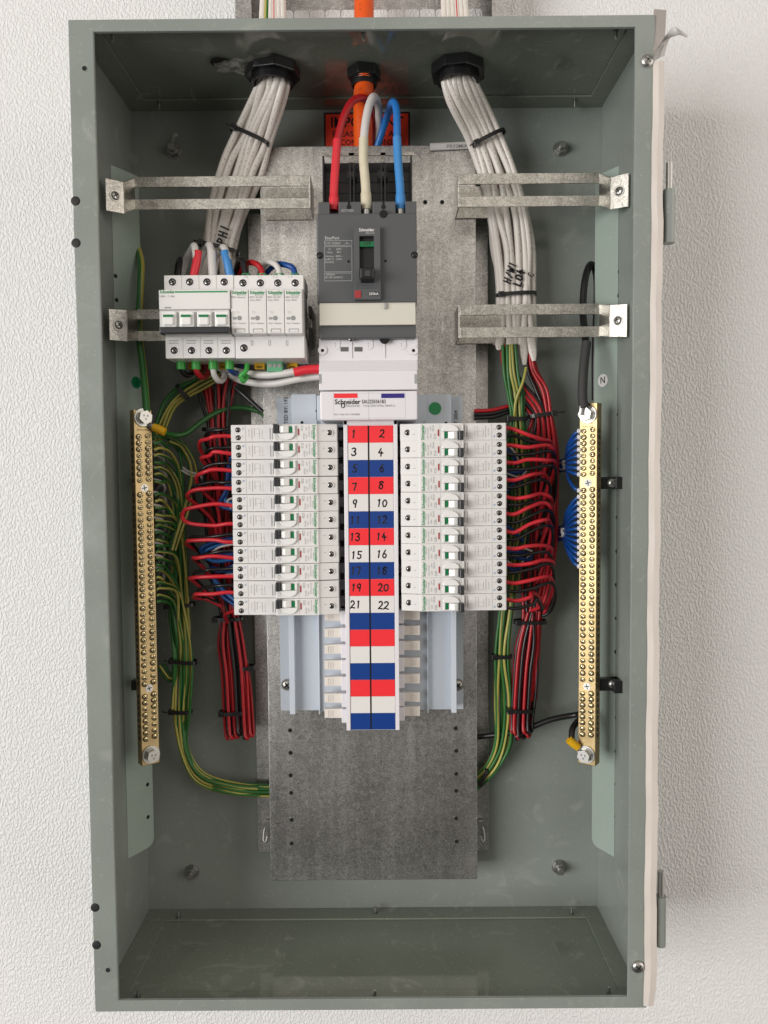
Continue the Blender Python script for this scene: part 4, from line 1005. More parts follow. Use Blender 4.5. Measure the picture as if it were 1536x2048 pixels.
mb = MB(); p = W(572, 818, HK + .4); text(mb, 'TESTED BY: 193', p.x, p.z - 6, HK + .4, 4.0, 'ink', rot=math.pi / 2, bold=.012); p = W(912, 842, HK + .4); text(mb, 'AUGUST 2024', p.x, p.z - 4, HK + .4, 3.6, 'ink', rot=math.pi / 2, bold=.012); mb.build('lettering', ch)
mb = MB(); p = W(870, 817, HK + 18.1); mb.cyl(p, (0, -1, 0), 7, .3, 'brand_green', 30); tag(mb.build('green_dot_sticker'), 'plain green dot sticker on the chassis beside the white cover', 'sticker')

# ------------------------------------------------------------------ busbar column with the numbered cells
HL = 106.0
co = thing('busbar_cover', 'long white cover strip with numbered red, white and blue cells', 'busbar cover', W(745, 1460, HL))
xl0, xl1 = (W(687, 860, HL).x + W(695, 1450, HL).x) / 2, (W(792, 860, HL).x + W(800, 1450, HL).x) / 2
xl0 = W(691, 1155, HL).x - .5; xl1 = W(797, 1155, HL).x
zT, zB = W(740, 851, HL).z, W(745, 1459.5, HL).z; PT = (zT - zB) / 18
mb = MB(); mb.box(xl0, xl1, 55, HL - 1, zB - .6, zT + 6, 'cover_plastic'); mb.box(xl0, xl0 + 4.2, HL - 1, HL + .6, zB - .6, zT + 6, 'cover_plastic'); mb.box(xl1 - 4.2, xl1, HL - 1, HL + .6, zB - .6, zT + 6, 'cover_plastic')
mb.box(xl0, xl1, HL - 1, HL + .6, zT + .6, zT + 6, 'cover_plastic')
mb.build('cover', co, bevel=.5)
xc = (W(737, 850, HL).x + W(742, 1450, HL).x) / 2
la, lb, ra, rb = xl0 + 4.6, xc - .9, xc + .9, xl1 - 4.6
mb = MB(); mb.box(lb, ra, HL - 1, HL - .7, zB, zT, 'hole'); mb.build('centre_groove', co)
cols = ['cell_red', 'cell_white', 'cell_blue']
for i in range(18):
    for k in (0, 1):
        m = cols[i % 3]; nm = i * 2 + k + 1; a, b = (la, lb) if k == 0 else (ra, rb)
        zt2 = zT - i * PT - .12; zb2 = zT - (i + 1) * PT + .12
        mb = MB(); mb.box(a, b, HL - 1, HL - .3, zb2, zt2, m)
        c = mb.build('cell', co); c['label'] = ('%s cell handwritten with number %d' % (m[5:], nm)) if i < 11 else ('blank %s cell in the lower half' % m[5:])
        if i < 11:
            mb = MB(); rr = random.Random(nm)
            hand(mb, str(nm), (a + b) / 2 - (3.5 if k == 0 else 0) + rr.uniform(-1, 1), (zb2 + zt2) / 2 + rr.uniform(-1, 1) - .3, HL - .2, 8.4, 'ink', 1.45, rr.uniform(-.06, .06), .1, .72)
            o = mb.build('number'); o.parent = c; o.location = o.location - (co.location)
# busbar insulator blocks beside the column
for s_ in (0, 1):
    mb = MB(); xa = xl0 if s_ == 0 else xl1; sg = -1 if s_ == 0 else 1
    mb.box(xa + sg * 8.5, xa, 58, 78, zT - 11 * PT, zT, 'black_matte'); mb.build('insulator', co)
    for i in range(11):
        zc = zT - (i + .5) * PT; mb = MB(); mb.box(xa + sg * 8.2, xa + sg * .4, 78, 84, zc - 5.8, zc + 5.8, 'bead_grey'); mb.build('bus_link', co, bevel=1.8, seg=3)
    for i in range(7):
        v = ((1232, 1266, 1299, 1330, 1363, 1396, 1427) if s_ == 0 else (1230, 1261, 1292, 1325, 1358, 1394, 1423))[i]
        ua, ub = (649, 688) if s_ == 0 else (806, 840)
        p, q = W(ua, v, 82), W(ub, v, 82); mb = MB(); tl = ((i * 37) % 5 - 2) * .25
        mb.prism([(p.x, p.z - 4.9), (q.x, p.z - 5.4 + tl), (q.x, p.z + 5.4 + tl), (p.x, p.z + 4.9)], 'h', 76, 82, 'cream_plastic')
        for k in range(3): xr = (p.x + 4 + k * 2.4) if s_ == 0 else (q.x - 4 - k * 2.4); mb.box(xr - .4, xr + .4, 82, 82.6, p.z - 3.6, p.z + 3.6, 'cream_plastic')
        mb.build('blanking_tab', co, bevel=2.2, seg=3)
        mb = MB(); zc = p.z; mb.box(xa + sg * 6, xa, 78, 92, zc - 7.6, zc + 7.6, 'cover_plastic'); mb.build('tab_base', co, bevel=.8)

# ================================================================== 22 small breakers
def make_rcbo():
    t = thing('miniature_breaker', '', 'circuit breaker', (0, 0, 0), 'small breakers each side of the busbar')
    Wd = 17.75
    def z(b): return Wd / 2 - b                      # b measured from the top edge
    mb = MB()
    prof = [(0, 52), (0, 108.5), (1, 110), (45.4, 111), (45.6, 114.5), (90.6, 114.5), (92.2, 112.4), (111, 108.2), (111.4, 60), (111.4, 52)]
    vs = []
    for zz_ in (-Wd / 2, Wd / 2):
        for (a, h) in prof: vs.append((a, -h, zz_))
    n = len(prof); mb.add(vs, [tuple(range(n)), tuple(range(n, 2 * n))[::-1]] + [(i, n + i, n + (i + 1) % n, (i + 1) % n) for i in range(n)], 'white_plastic')
    mb.build('case', t, bevel=.35, local=True)
    for k, (a, b, r, h) in enumerate(((7.7, 5.2, 2.7, 110.2), (7.9, 13.3, 2.7, 110.2), (103.4, 8.8, 3.0, 110.0))):
        mb = MB(); recess_screw(mb, a, z(b), h, r, .5 + k * .8, 'white_plastic' if k == 2 else None); mb.build('terminal_screw', t, local=True)
    mb = MB(); mb.prism([(45.9, 114.4), (45.9, 121.5), (47, 123), (50.5, 122.5), (51.6, 118), (51.6, 114.4)], 'z', z(9.6), z(.2), 'toggle_black'); mb.build('toggle_tip', t, bevel=.6, local=True)
    mb = MB(); mb.prism([(51.7, 114.4), (51.7, 118.6), (56, 119.6), (61.5, 117.6), (62, 114.4)], 'z', z(9.0), z(1.4), 'toggle_white')
    n = 12; pts = [(59.5 + 8.8 * math.cos(a), z(9.3) - 7.0 * math.sin(a)) for a in [math.pi * i / n for i in range(n + 1)]]
    mb.prism(pts[::-1], 'h', 114.4, 117.4, 'toggle_white'); mb.build('toggle', t, bevel=.7, local=True)
    mb = MB(); mb.box(65.6, 68, 114.5, 117, z(9), z(1.5), 'toggle_white'); mb.box(62.2, 65.4, 114.4, 116.2, z(9.0), z(2.4), 'flag_green'); mb.build('position_flag', t, bevel=.2, local=True)
    mb = MB()
    for a in (41, 43.6): mb.box(a, a + 1, 110.9, 111.15, z(15.2), z(3.6), 'slot_grey')
    for a in (15.5, 69.8): mb.box(a, a + .25, 110.2 if a < 20 else 114.4, 110.6 if a < 20 else 114.65, z(17), z(.8), 'print_faint')
    # faint circuit diagram
    for (a0, a1, b0, b1) in ((22, 22.3, 3, 15), (24.5, 30, 4, 4.25), (24.5, 24.8, 4, 12), (30, 30.3, 4, 14), (26, 33, 9, 9.25), (33, 33.3, 5, 14), (30, 36, 14, 14.25)): mb.box(a0, a1, 110.5, 110.92, z(b1), z(b0), 'print_faint')
    mb.build('printing', t, local=True)
    mb = MB(); mb.box(70.8, 72.3, 114.4, 114.8, z(11.5), z(4.6), 'red_mark'); mb.build('indicator', t, local=True)
    mb = MB(); rt = -math.pi / 2
    text(mb, 'Schneider', 87.6, z(8.6), 114.7, 3.0, 'brand_green', rot=rt, bold=.03, fit=15.6); text(mb, 'Electric', 85.2, z(10.5), 114.7, 1.2, 'brand_green', rot=rt, sx=1.4)
    text(mb, 'iDPN N RCBO', 82.4, z(7.5), 114.7, 1.3, 'print_grey', rot=rt); text(mb, '6000', 79.4, z(4.8), 114.7, 1.4, 'print_grey', rot=rt); text(mb, '30mA', 77, z(12.6), 114.7, 1.9, 'print_grey', rot=rt); text(mb, '240V~', 79.6, z(13), 114.7, 1.3, 'print_grey', rot=rt)
    text(mb, 'N', 12.9, z(3.8), 110.7, 2.0, 'blue_bright', rot=rt); text(mb, 'L', 12.9, z(11.8), 110.7, 2.0, 'print_grey', rot=rt); text(mb, 'L', 97.2, z(7.2), 111.6, 2.2, 'print_grey', rot=rt)
    text(mb, 'CAT 415 01', 19, z(8.5), 110.85, 1.2, 'print_grey', rot=rt); text(mb, 'OI', 49, z(13.8), 114.7, 3.4, 'print_faint', rot=rt)
    mb.build('lettering', t, local=True)
    return t
def copy_tree(o, parent=None):
    c = o.copy(); COL.objects.link(c)
    if parent: c.parent = parent
    for x in list(o.children): copy_tree(x, c)
    return c
protos = {}
def rating(t, s):
    mb = MB(); text(mb, s, 75, 8.875 - 4.2, 114.7, 2.3, 'print_grey', rot=-math.pi / 2, bold=.01); mb.build('rating_text', t, local=True)
pa = make_rcbo(); pb_ = copy_tree(pa); rating(pa, 'C10'); rating(pb_, 'C20')
used = {0: False, 1: False}
BR = {}
for s_ in (0, 1):
    if s_ == 0: xe = (W(461.5, 866, 110).x + W(468, 1212, 110).x) / 2; zt3, zb3 = W(560, 848.5, 112.5).z, W(570, 1230.5, 112.5).z
    else: xe = (W(1010.5, 866, 109).x + W(1016, 1205, 109).x) / 2; zt3, zb3 = W(920, 846, 112.5).z, W(925, 1222, 112.5).z
    pt = (zt3 - zb3) / 11
    for i in range(11):
        k = 0 if i < 3 else 1
        src = pa if k == 0 else pb_
        o = src if not used[k] else copy_tree(src); used[k] = True
        zc = zt3 - (i + .5) * pt
        o.rotation_euler = (0, (0 if s_ == 0 else math.pi) + rnd.uniform(-.0035, .0035), 0)
        o.location = Vector((xe + rnd.uniform(-.35, .35), rnd.uniform(-.4, .3), zc)) * S
        o['label'] = 'white single module breaker marked %s beside the number %s cell' % ('C10' if k == 0 else 'C20', WD[2 * i + 1 + s_])
        BR[(s_, i)] = (xe, zc)

# ================================================================== four pole switch and surge protector
HS1, HS2 = 123.0, 142.0
sw = thing('isolator_switch', 'white four pole switch with black linked toggle at upper left', 'switch', W(393, 716, HS1))
mb = MB(); bx(mb, 328, 550, 467, 582, HS1, ST + .5, 'white_plastic'); mb.build('upper_terminal_block', sw, bevel=.6)
mb = MB(); bx(mb, 331, 673, 470, 716.5, HS1, ST + .5, 'white_plastic'); mb.build('lower_terminal_block', sw, bevel=.6)
mb = MB(); bx(mb, 317.5, 579, 460, 618.5, HS2, ST + 1, 'white_plastic'); bx(mb, 319, 620, 459, 668, HS2 - 3, ST + 1, 'white_plastic'); mb.build('case', sw, bevel=.8)
for i in range(4):
    p = W(345 + i * 34.5, 564, HS1); mb = MB(); recess_screw(mb, p.x, p.z, HS1, 3.8, .4 + i * .7, 'cover_plastic'); mb.build('terminal_screw', sw)
    p = W(348.5 + i * 34.7, 701, HS1); mb = MB(); recess_screw(mb, p.x, p.z, HS1, 3.7, .9 + i * .5, 'cover_plastic'); mb.build('terminal_screw', sw)
    mb = MB(); u = 326 + i * 35.4; bx(mb, u - 3, 622, u + 26, 655, HS2 + 1.5, HS2 - 4, 'toggle_white'); bx(mb, u, 629, u + 20, 650, HS2 + 4, HS2, 'toggle_white'); mb.build('toggle', sw, bevel=1.2)
    mb = MB(); bx(mb, u, 629, u + 19.5, 634, HS2 + 4.4, HS2, 'flag_green'); mb.build('position_flag', sw)
    mb = MB()
    for v in (680.5, 685.5): bx(mb, 338 + i * 34.8, v, 357 + i * 34.8, v + 1.6, HS1 + .2, HS1, 'slot_grey')
    mb.build('vent_slot', sw)
mb = MB(); a, b, c, d = R(318, 654, 458, 665, HS2 + 7); mb.box(a, b, HS2 - 4, HS2 + 7, c - 1, d + .6, 'toggle_black'); mb.build('linked_handle', sw, bevel=1.3)
mb = MB(); bx(mb, 350, 582, 455, 585, HS2 + .2, HS2, 'brand_green'); bx(mb, 329, 614, 342, 616.5, HS2 + .2, HS2, 'print_grey')
for i in range(1, 4): bx(mb, 328 + i * 34.75, 551, 328.6 + i * 34.75, 578, HS1 + .15, HS1, 'slot_grey'); bx(mb, 331 + i * 34.75, 674, 331.6 + i * 34.75, 715, HS1 + .15, HS1, 'slot_grey')
mb.build('printing', sw)
mb = MB(); text(mb, 'Schneider', W(334.5, 584, HS2).x, W(334.5, 584, HS2).z, HS2 + .2, 3.0, 'brand_green', bold=.025, fit=15); text(mb, 'iC60H   C 40A', W(333, 593, HS2).x, W(333, 593, HS2).z, HS2 + .2, 1.9, 'print_grey'); mb.build('lettering', sw)

sd = thing('surge_protector', 'white four cartridge surge protector joined to right of the four pole switch', 'surge protector', W(540, 716, HS1))
mb = MB(); bx(mb, 468, 550, 607, 580, HS1, ST + .5, 'white_plastic'); bx(mb, 471, 672, 609, 716.5, HS1 + 2, ST + .5, 'white_plastic'); bx(mb, 469, 580, 607, 672, HS1 - 4, ST + .5, 'white_plastic'); mb.build('base', sd, bevel=.6)
for i in range(4):
    u = 462 + i * 35.8; mb = MB(); bx(mb, u + .3, 578.5, u + 35.0, 667, HS2 - 2, HS1 - 4, 'white_plastic'); ct_ = mb.build('cartridge', sd, bevel=.7)
    mb = MB(); hh = HS2 - 1.8; text(mb, 'Schneider', W(u + 17, 585, hh).x, W(u + 17, 585, hh).z, hh, 3.0, 'brand_green', bold=.03, fit=15); text(mb, 'Electric', W(u + 21, 589.5, hh).x, W(u + 21, 589.5, hh).z, hh, 1.5, 'brand_green', sx=1.4)
    text(mb, 'iPRD Neutral' if i == 0 else 'iPRD 40-350', W(u + 14, 594.5, hh).x, W(u + 14, 594.5, hh).z, hh, 1.8, 'print_grey')
    if i: text(mb, 'Imax: 40kA', W(u + 13, 600, hh).x, W(u + 13, 600, hh).z, hh, 1.7, 'print_grey')
    text(mb, 'T2 T3' if i == 0 else 'T2', W(u + 9, 625, hh).x, W(u + 9, 625, hh).z, hh, 2.2, 'print_light'); text(mb, 'Red = Replace', W(u + 17, 646.5, hh).x, W(u + 17, 646.5, hh).z, hh, 1.6, 'print_grey')
    o = mb.build('lettering', sd)
    mb = MB(); p = W(u + 17, 636, hh); mb.cyl(p, (0, -1, 0), 2.3, .1, 'print_grey', 16); bx(mb, u + 4, 634, u + 11, 639, hh + .1, hh - .2, 'slot_grey'); bx(mb, u + 8, 657, u + 28, 664, hh + .1, hh - .3, 'slot_grey'); bx(mb, u + 10, 659, u + 27, 663.5, hh + .2, hh - .2, 'cell_white'); mb.build('status_window', sd)
    p = W(486 + i * 34.8, 566, HS1); mb = MB(); recess_screw(mb, p.x, p.z, HS1, 3.8, .2 + i * .9, 'cover_plastic'); mb.build('terminal_screw', sd)
p = W(488, 696, HS1 + 2); mb = MB(); recess_screw(mb, p.x, p.z, HS1 + 2, 3.9, .6, 'cover_plastic'); mb.build('terminal_screw', sd)
mb = MB(); text(mb, 'N       L1       L2       L3', W(537, 554, HS1).x, W(537, 554, HS1).z, HS1 + .2, 1.9, 'print_light', sx=1.9); mb.build('terminal_lettering', sd)
mb = MB()
for u in (502, 537, 572):
    q = R(u, 681, u + 4.5, 691, HS1 + 2); mb.ring(q, (q[0] + .5, q[1] - .5, q[2] + .5, q[3] - .5), HS1 + 2, HS1 + 2.2, 'slot_grey')
mb.build('latch_slot', sd)
for u in (509, 574, 438, 376):
    mb = MB(); q = R(u, 726, u + 20, 738, 90); mb.ring(q, (q[0] + 2.2, q[1] - 2.2, q[2] + 1.5, q[3] - 3.5), 80, 90, 'yellow'); mb.build('rail_clip', sd if u > 470 else sw, bevel=.3)
mb = MB(); q = R(534, 722, 565, 743, 100); mb.box(q[0], q[1], 82, 100, q[2], q[3], 'pale_green'); pc = mb.build('plug_connector', sd, bevel=.6)
mb = MB()
for k in range(3): p = W(540 + k * 9.3, 731, 100.2); mb.cyl(p, (0, -1, 0), 2.1, .4, 'steel', 14)
o = mb.build('connector_screw', sd)
mb = MB(); bx(mb, 617, 612, 623, 632, 96, 70, 'black'); bx(mb, 617, 655, 624, 690, 96, 70, 'black'); mb.build('side_clip', sd, bevel=.4)

# ================================================================== brass bars
def bar(side, lab):
    hC = 92.0
    if side < 0: ut, ub, vt, vb = 287, 300, 820, 1529; n0 = 'earth_bar'
    else: ut, ub, vt, vb = 1178, 1172, 806, 1529; n0 = 'neutral_bar'
    pa_, pb2 = W(ut, 830, hC), W(ub, 1520, hC); xc_ = (pa_.x + pb2.x) / 2
    z1_, z0_ = W(ut, vt, hC).z, W(ub, vb, hC).z
    t = thing(n0, lab, 'terminal bar', (xc_, -hC, z0_)); t.rotation_euler = (0, 0, (-1 if side > 0 else 1) * math.radians(37))
    H = z1_ - z0_; w, dp = 9.8, 12.5
    mb = MB(); mb.add([(x, y, z) for z in (0, H) for (x, y) in ((-w, 0), (w, 0), (w, dp), (-w, dp))], [(3, 2, 1, 0), (4, 5, 6, 7), (0, 1, 5, 4), (1, 2, 6, 5), (2, 3, 7, 6), (3, 0, 4, 7)], 'brass'); mb.build('bar', t, bevel=.5, local=True)
    def zof(v): return W(ut + (ub - ut) * (v - vt) / (vb - vt), v, hC).z - z0_
    vs = [862 + k * 12.42 for k in range(8)]; 
    if side < 0: vs = [874 + k * 12.4 for k in range(8)]; f1 = 976; m0 = 989.5; m1 = 1367; f2 = 1376.5; e0 = 1392; e1 = 1476
    else: f1 = 966; m0 = 981; m1 = 1360; f2 = 1373; e0 = 1388; e1 = 1470
    nm = 31; vs += [m0 + (m1 - m0) * k / (nm - 1) for k in range(nm)]; vs += [e0 + (e1 - e0) * k / 7 for k in range(8)]
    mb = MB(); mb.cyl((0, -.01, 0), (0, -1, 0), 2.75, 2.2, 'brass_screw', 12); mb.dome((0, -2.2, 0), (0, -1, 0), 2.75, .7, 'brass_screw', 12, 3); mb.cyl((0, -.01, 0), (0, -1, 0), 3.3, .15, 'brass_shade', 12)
    for a in (.5, 2.07): d = Vector((math.cos(a), math.sin(a))) * 1.9; mb.ribbon([(-d.x, -d.y), (d.x, d.y)], .95, 3.0, 'brass_shade')
    p0 = mb.build('screw', t, local=True); first = True; rr = random.Random(5 + side)
    hb_ = MB()
    for v in vs:
        z = zof(v)
        for k in (-1, 1):
            o = p0 if first else p0.copy()
            if not first: COL.objects.link(o); o.parent = t
            first = False
            dy = rr.choice((0, 0, 0, .5, 1.0))
            o.location = Vector((k * 4.9, dy, z + (1.2 if k > 0 else 0))) * S; o.rotation_euler = (0, rr.uniform(0, 3), 0)
        xs_ = -w if side < 0 else w
        hb_.cyl((xs_, dp * .5, z), (-1 if side < 0 else 1, 0, 0), 2.4, .12, 'brass_shade', 8)
        hb_.cyl((-xs_, dp * .5, z), (1 if side < 0 else -1, 0, 0), 2.4, .12, 'brass_shade', 8)
    hh_ = hb_.build('wire_holes', t, local=True); hh_['kind'] = 'stuff'
    for v in (f1, f2):
        mb = MB(); z = zof(v); mb.cyl((0, 0, z), (0, -1, 0), 4.2, .4, 'steel_dark' if side > 0 and v == f1 else 'steel', 20)
        for a in (.2, 1.77): d = Vector((math.cos(a), math.sin(a))) * 2.6; mb.ribbon([(-d.x, z - d.y), (d.x, z + d.y)], .9, .5, 'hole')
        mb.build('fixing_screw', t, local=True)
    for v in (835 if side < 0 else 829, 1508):
        mb = MB(); z = zof(v); mb.cyl((0, -.01, z), (0, -1, 0), 9.5, 2, 'steel', 26); mb.cyl((0, -2, z), (0, -1, 0), 7.8, 1.6, 'steel', 26); hexnut(mb, (0, -3.6, z), (0, -1, 0), 7.2, 6.2, 'steel', .3)
        mb.build('bolt', t, bevel=.7, local=True)
        mb = MB()
        for (a, b) in ((-2, 1.5), (2, 1.2), (0, -2.2)): mb.box(a - .8, a + .8, 9.8, 9.95, z + b - 1, z + b + 1, 'steel_dark')
        mb.build('bolt_marking', t, local=True)
    # engraved words near the top
    mb = MB(); text(mb, '165 Amp', 0, zof(858 if side < 0 else 851) + 2.5, .15, 2.0, 'brass_shade'); text(mb, 'ENGLAND', 0, zof(858 if side < 0 else 851) - 1, .15, 2.0, 'brass_shade'); mb.build('engraving', t, local=True)
    return t, xc_, hC
BLt = bar(-1, 'brass earth terminal bar with screw rows, green yellow wires on its right')
BRt = bar(1, 'brass neutral terminal bar with screw rows, blue wires on its left')
# black standoffs of the right bar, and the sheet metal they sit on
for i, (u, v) in enumerate(((1225, 966), (1226, 1371))):
    p = W(u, v, 92); t = thing('bar_standoff', ('black plastic clip holding the middle of neutral bar', 'black plastic block holding the lower end of neutral bar')[i], 'standoff', p)
    mb = MB(); q = R(u - 26, v - 12, u + 22, v + 12, 88); mb.box(q[0], q[1] - 4, 76, 86, q[2], q[3], 'black'); mb.box(q[1] - 9 - i * 4, q[1], 76, 90 + i * 6, q[2], q[3], 'black'); mb.build('block', t, bevel=.8)
    mb = MB(); screw(mb, p.x + 1, p.z, 86, 4.0, 'steel', 'hole', .5, 4.6); mb.build('screw', t)
for v in (966, 1371):
    p = W(262, v, 80); t = thing('bar_standoff', 'black clip holding the %s of earth bar' % ('middle' if v < 1000 else 'lower end'), 'standoff', p)
    q = R(262, v - 10, 290, v + 10, 76); mb = MB(); mb.box(q[0], q[1], 66, 76, q[2], q[3], 'black'); mb.build('block', t, bevel=.6)

# lugs and their cables
def lug(u, v, h, ang, lab, m='yellow'):
    p = W(u, v, h); d = Vector((math.cos(ang), 0, math.sin(ang)))
    t = thing('cable_lug', lab, 'cable lug', p); mb = MB(); mb.tube([p - d * 7, p, p + d * 7], 4.6, m, 14, rad=[4.2, 4.8, 4.4]); mb.build('sleeve', t)
    mb = MB(); mb.tube([p - d * 16, p - d * 7], 3.2, 'steel', 12, flat=.5); mb.build('tongue', t); return p
lug(318, 859, 90, math.radians(-25), 'yellow crimp lug under the top bolt of earth bar')
lug(1147, 1487, 90, math.radians(140), 'yellow crimp lug under the bottom bolt of neutral bar')
wire([(1143, 1478, 88), (1146, 1455, 80), (1165, 1430, 60), (1150, 1430, 45), (1100, 1440, 40), (1040, 1462, 34), (960, 1473, 20), (930, 1474, 15)], 3.4, 'black_wire', 'black_cable', 'black cable running from the yellow lug to behind the plate', 'cable')
P = [W(1168, 817, 96), W(1167, 790, 96), W(1166, 740, 92), W(1170, 690, 88)]
wire([(1190, 800, 22), (1190, 700, 20), (1194, 580, 20), (1190, 540, 22), (1180, 530, 30), (1170, 560, 42), (1166, 620, 50), (1172, 690, 72)], 4.0, 'black_wire', 'black_cable', 'black cable looping up behind the right strip then down', 'cable')
wire([(1173, 685, 74), (1167, 740, 84), (1165, 790, 92), (1168, 818, 98)], 5.1, 'dark_shrink', 'heat_shrink_sleeve', 'dark grey heat shrink sleeve above the neutral bar', 'heat shrink', n=14)
mb = MB(); a, b = W(1169, 812, 99), W(1168, 830, 97); mb.tube([a, a.lerp(b, .5), b], 5, 'steel', 12, rad=[6, 5.5, 8], flat=.35); tag(mb.build('copper_lug'), 'plated lug under the top bolt of the neutral bar', 'cable lug')
wire([(266, 470, 18), (274, 492, 34), (282, 525, 52), (281, 570, 62), (278, 660, 66), (284, 720, 72), (290, 780, 84), (293, 826, 92)], 3.9, 'earth_wire', 'main_earth_wire', 'thick green and yellow earth wire dropping to the earth bar', 'wire', off=.35, twist=.0013)
wire([(322, 862, 88), (345, 870, 70), (372, 867, 60), (405, 842, 50), (440, 822, 40), (480, 815, 30), (520, 824, 30), (535, 840, 30)], 3.0, 'earth_wire', 'green_earth_wire', 'green earth wire curving right from the yellow crimp lug', 'wire', off=.7)

# ================================================================== main supply conductors (three phases)
def phase(back, front, mb_, ms, r, nm, lab):
    t = thing(nm, lab, 'cable', W(*front[-1]))
    mb = MB(); mb.tube(spline([W(*p) for p in back], 8), r, mb_, 16); mb.build('insulation', t)
    mb = MB(); fp = spline([W(*p) for p in front], 8); rad = [r * 1.12 + (0.7 if i > len(fp) * .72 else 0) for i in range(len(fp))]; mb.tube(fp, r * 1.1, ms, 16, rad=rad); mb.build('heat_shrink', t)
phase([(742, 320, 28), (744, 260, 34), (742, 218, 58), (728, 197, 82), (706, 202, 92), (688, 232, 96), (677, 272, 98), (674, 290, 99)], [(674.5, 280, 99), (671, 330, 101), (668, 380, 103), (668, 421, 104)], 'red_wire', 'red_shrink', 3.9, 'red_phase_cable', 'red phase cable arching down into left pole of the main breaker')
phase([(755, 320, 26), (757, 260, 36), (757, 215, 62), (748, 194, 84), (738, 212, 92), (731, 245, 95), (727, 285, 97)], [(727.2, 277, 97), (727, 320, 99), (731, 370, 102), (733, 420, 104)], 'white_wire', 'ivory_shrink', 4.3, 'white_phase_cable', 'white phase cable arching down into middle pole of the main breaker')
phase([(742, 325, 26), (757, 285, 34), (772, 240, 50), (784, 206, 84), (792, 215, 94), (794, 250, 97), (794, 285, 98)], [(794, 275, 98), (796, 320, 100), (800, 375, 103), (801, 420, 104)], 'blue_bright', 'blue_shrink', 3.9, 'blue_phase_cable', 'blue phase cable arching down into right pole of the main breaker')
for u in (733, 801):
    p = W(u, 420, 106); mb = MB(); mb.cyl(p, (0, 0, -1), 4.6, 5, 'steel', 16); tag(mb.build('crimp_ferrule'), 'silver crimp end below the %s phase cable' % ('white' if u == 733 else 'blue'), 'ferrule')

# ------------------------------------------------------------------ switch and surge protector tails
G1 = 'tails on top of the switch'
for (u, m1, m2, ub, tp_, c) in ((384, 'white_wire', 'red_shrink', 393, 490, 'red sleeved'), (414, 'white_wire', 'white_wire', 424, 488, 'plain white'), (440, 'white_wire', 'blue_shrink', 455, 493, 'blue sleeved')):
    t = thing('switch_tail', '%s wire looping into top of the four pole switch' % c, 'wire', W(ub, 550, 100))
    mb = MB(); mb.tube(spline([W(u - 22, 556, 60), W(u - 12, 520, 66), W(u, tp_ + 8, 80), W(u + (ub - u) * .5, tp_ + 2, 96), W(ub - 2, tp_ + 16, 102), W(ub, 520, 104)], 7), 3.6, m1, 14); mb.build('insulation', t)
    dx = (6 if u == 440 else -6 if u == 384 else 2)
    mb = MB(); mb.tube(spline([W(ub - (6 if u == 440 else -3 if u == 384 else 1), 503, 102), W(ub, 525, 104), W(ub + dx, 554, 104)], 6), 4.3, m2, 14); mb.build('sleeve', t)
wire([(350, 575, 60), (355, 530, 70), (361, 518, 90), (359, 535, 100), (357, 554, 104)], 2.6, 'black_wire', 'black_tail', 'black wire looping into top left of the switch', 'wire')
for (u, m, us, tp_, c) in ((492, 'black_wire', 470, 517, 'black'), (525, 'red_wire', 478, 523, 'red'), (560, 'white_wire', 518, 523, 'white'), (590, 'blue_wire', 530, 526, 'blue')):
    wire([(us - 8, 600, 44), (us, 552, 60), (us + (u - us) * .35, tp_ + 4, 84), (us + (u - us) * .7, tp_ + 4, 98), (u - 3, 538, 102), (u, 556, 104)], 3.1, m, 'surge_tail', '%s wire looping into top of the surge protector' % c, 'wire')
    p = W(u, 548, 102); mb = MB(); mb.cyl(p, (0, 0, -1), 4.4, 5, 'brand_green', 14); tag(mb.build('green_ferrule'), 'green ferrule collar on the %s wire above the surge protector' % c, 'ferrule')
# white pair from under the surge protector to the cover
wire([(430, 725, 70), (470, 742, 82), (520, 750, 90), (560, 748, 96), (600, 742, 100), (640, 740, 102)], 4.0, 'white_wire', 'white_tail', 'upper white cable running under the surge protector', 'cable')
wire([(440, 735, 62), (480, 760, 70), (540, 768, 82), (600, 757, 92), (645, 752, 96)], 4.0, 'white_wire', 'white_tail', 'lower white cable running to the white terminal cover', 'cable')
wire([(589, 745, 102.5), (612, 740, 103.5), (642, 738, 104)], 4.9, 'red_shrink', 'red_sleeve', 'red heat shrink sleeve entering the white terminal cover', 'heat shrink', n=14)
for (u, m, c, L) in ((362, 'black_wire', 'black', 22), (392, 'red_wire', 'red', 26), (426, 'white_wire', 'white', 34), (459, 'blue_wire', 'blue', 18)):
    p = W(u, 720, 100); mb = MB(); mb.cyl(p, (0, 0, -1), 4.6, 10, 'stub_green', 14); tag(mb.build('green_ferrule'), 'green ferrule collar on the %s wire under the switch' % c, 'ferrule')
    wire([(u, 728, 100), (u + 2, 728 + L * .6, 98), (u + 12, 728 + L, 88), (u + 22, 728 + L * .8, 74), (u + 20, 725, 60)], 3.1, m, 'switch_bottom_tail', '%s wire looping out below the four pole switch' % c, 'wire')
wire([(495, 728, 100), (492, 742, 102), (482, 752, 101), (487, 762, 98), (494, 752, 90)], 2.6, 'stub_green', 'green_jumper', 'bright green short wire hooked under the surge protector', 'wire')

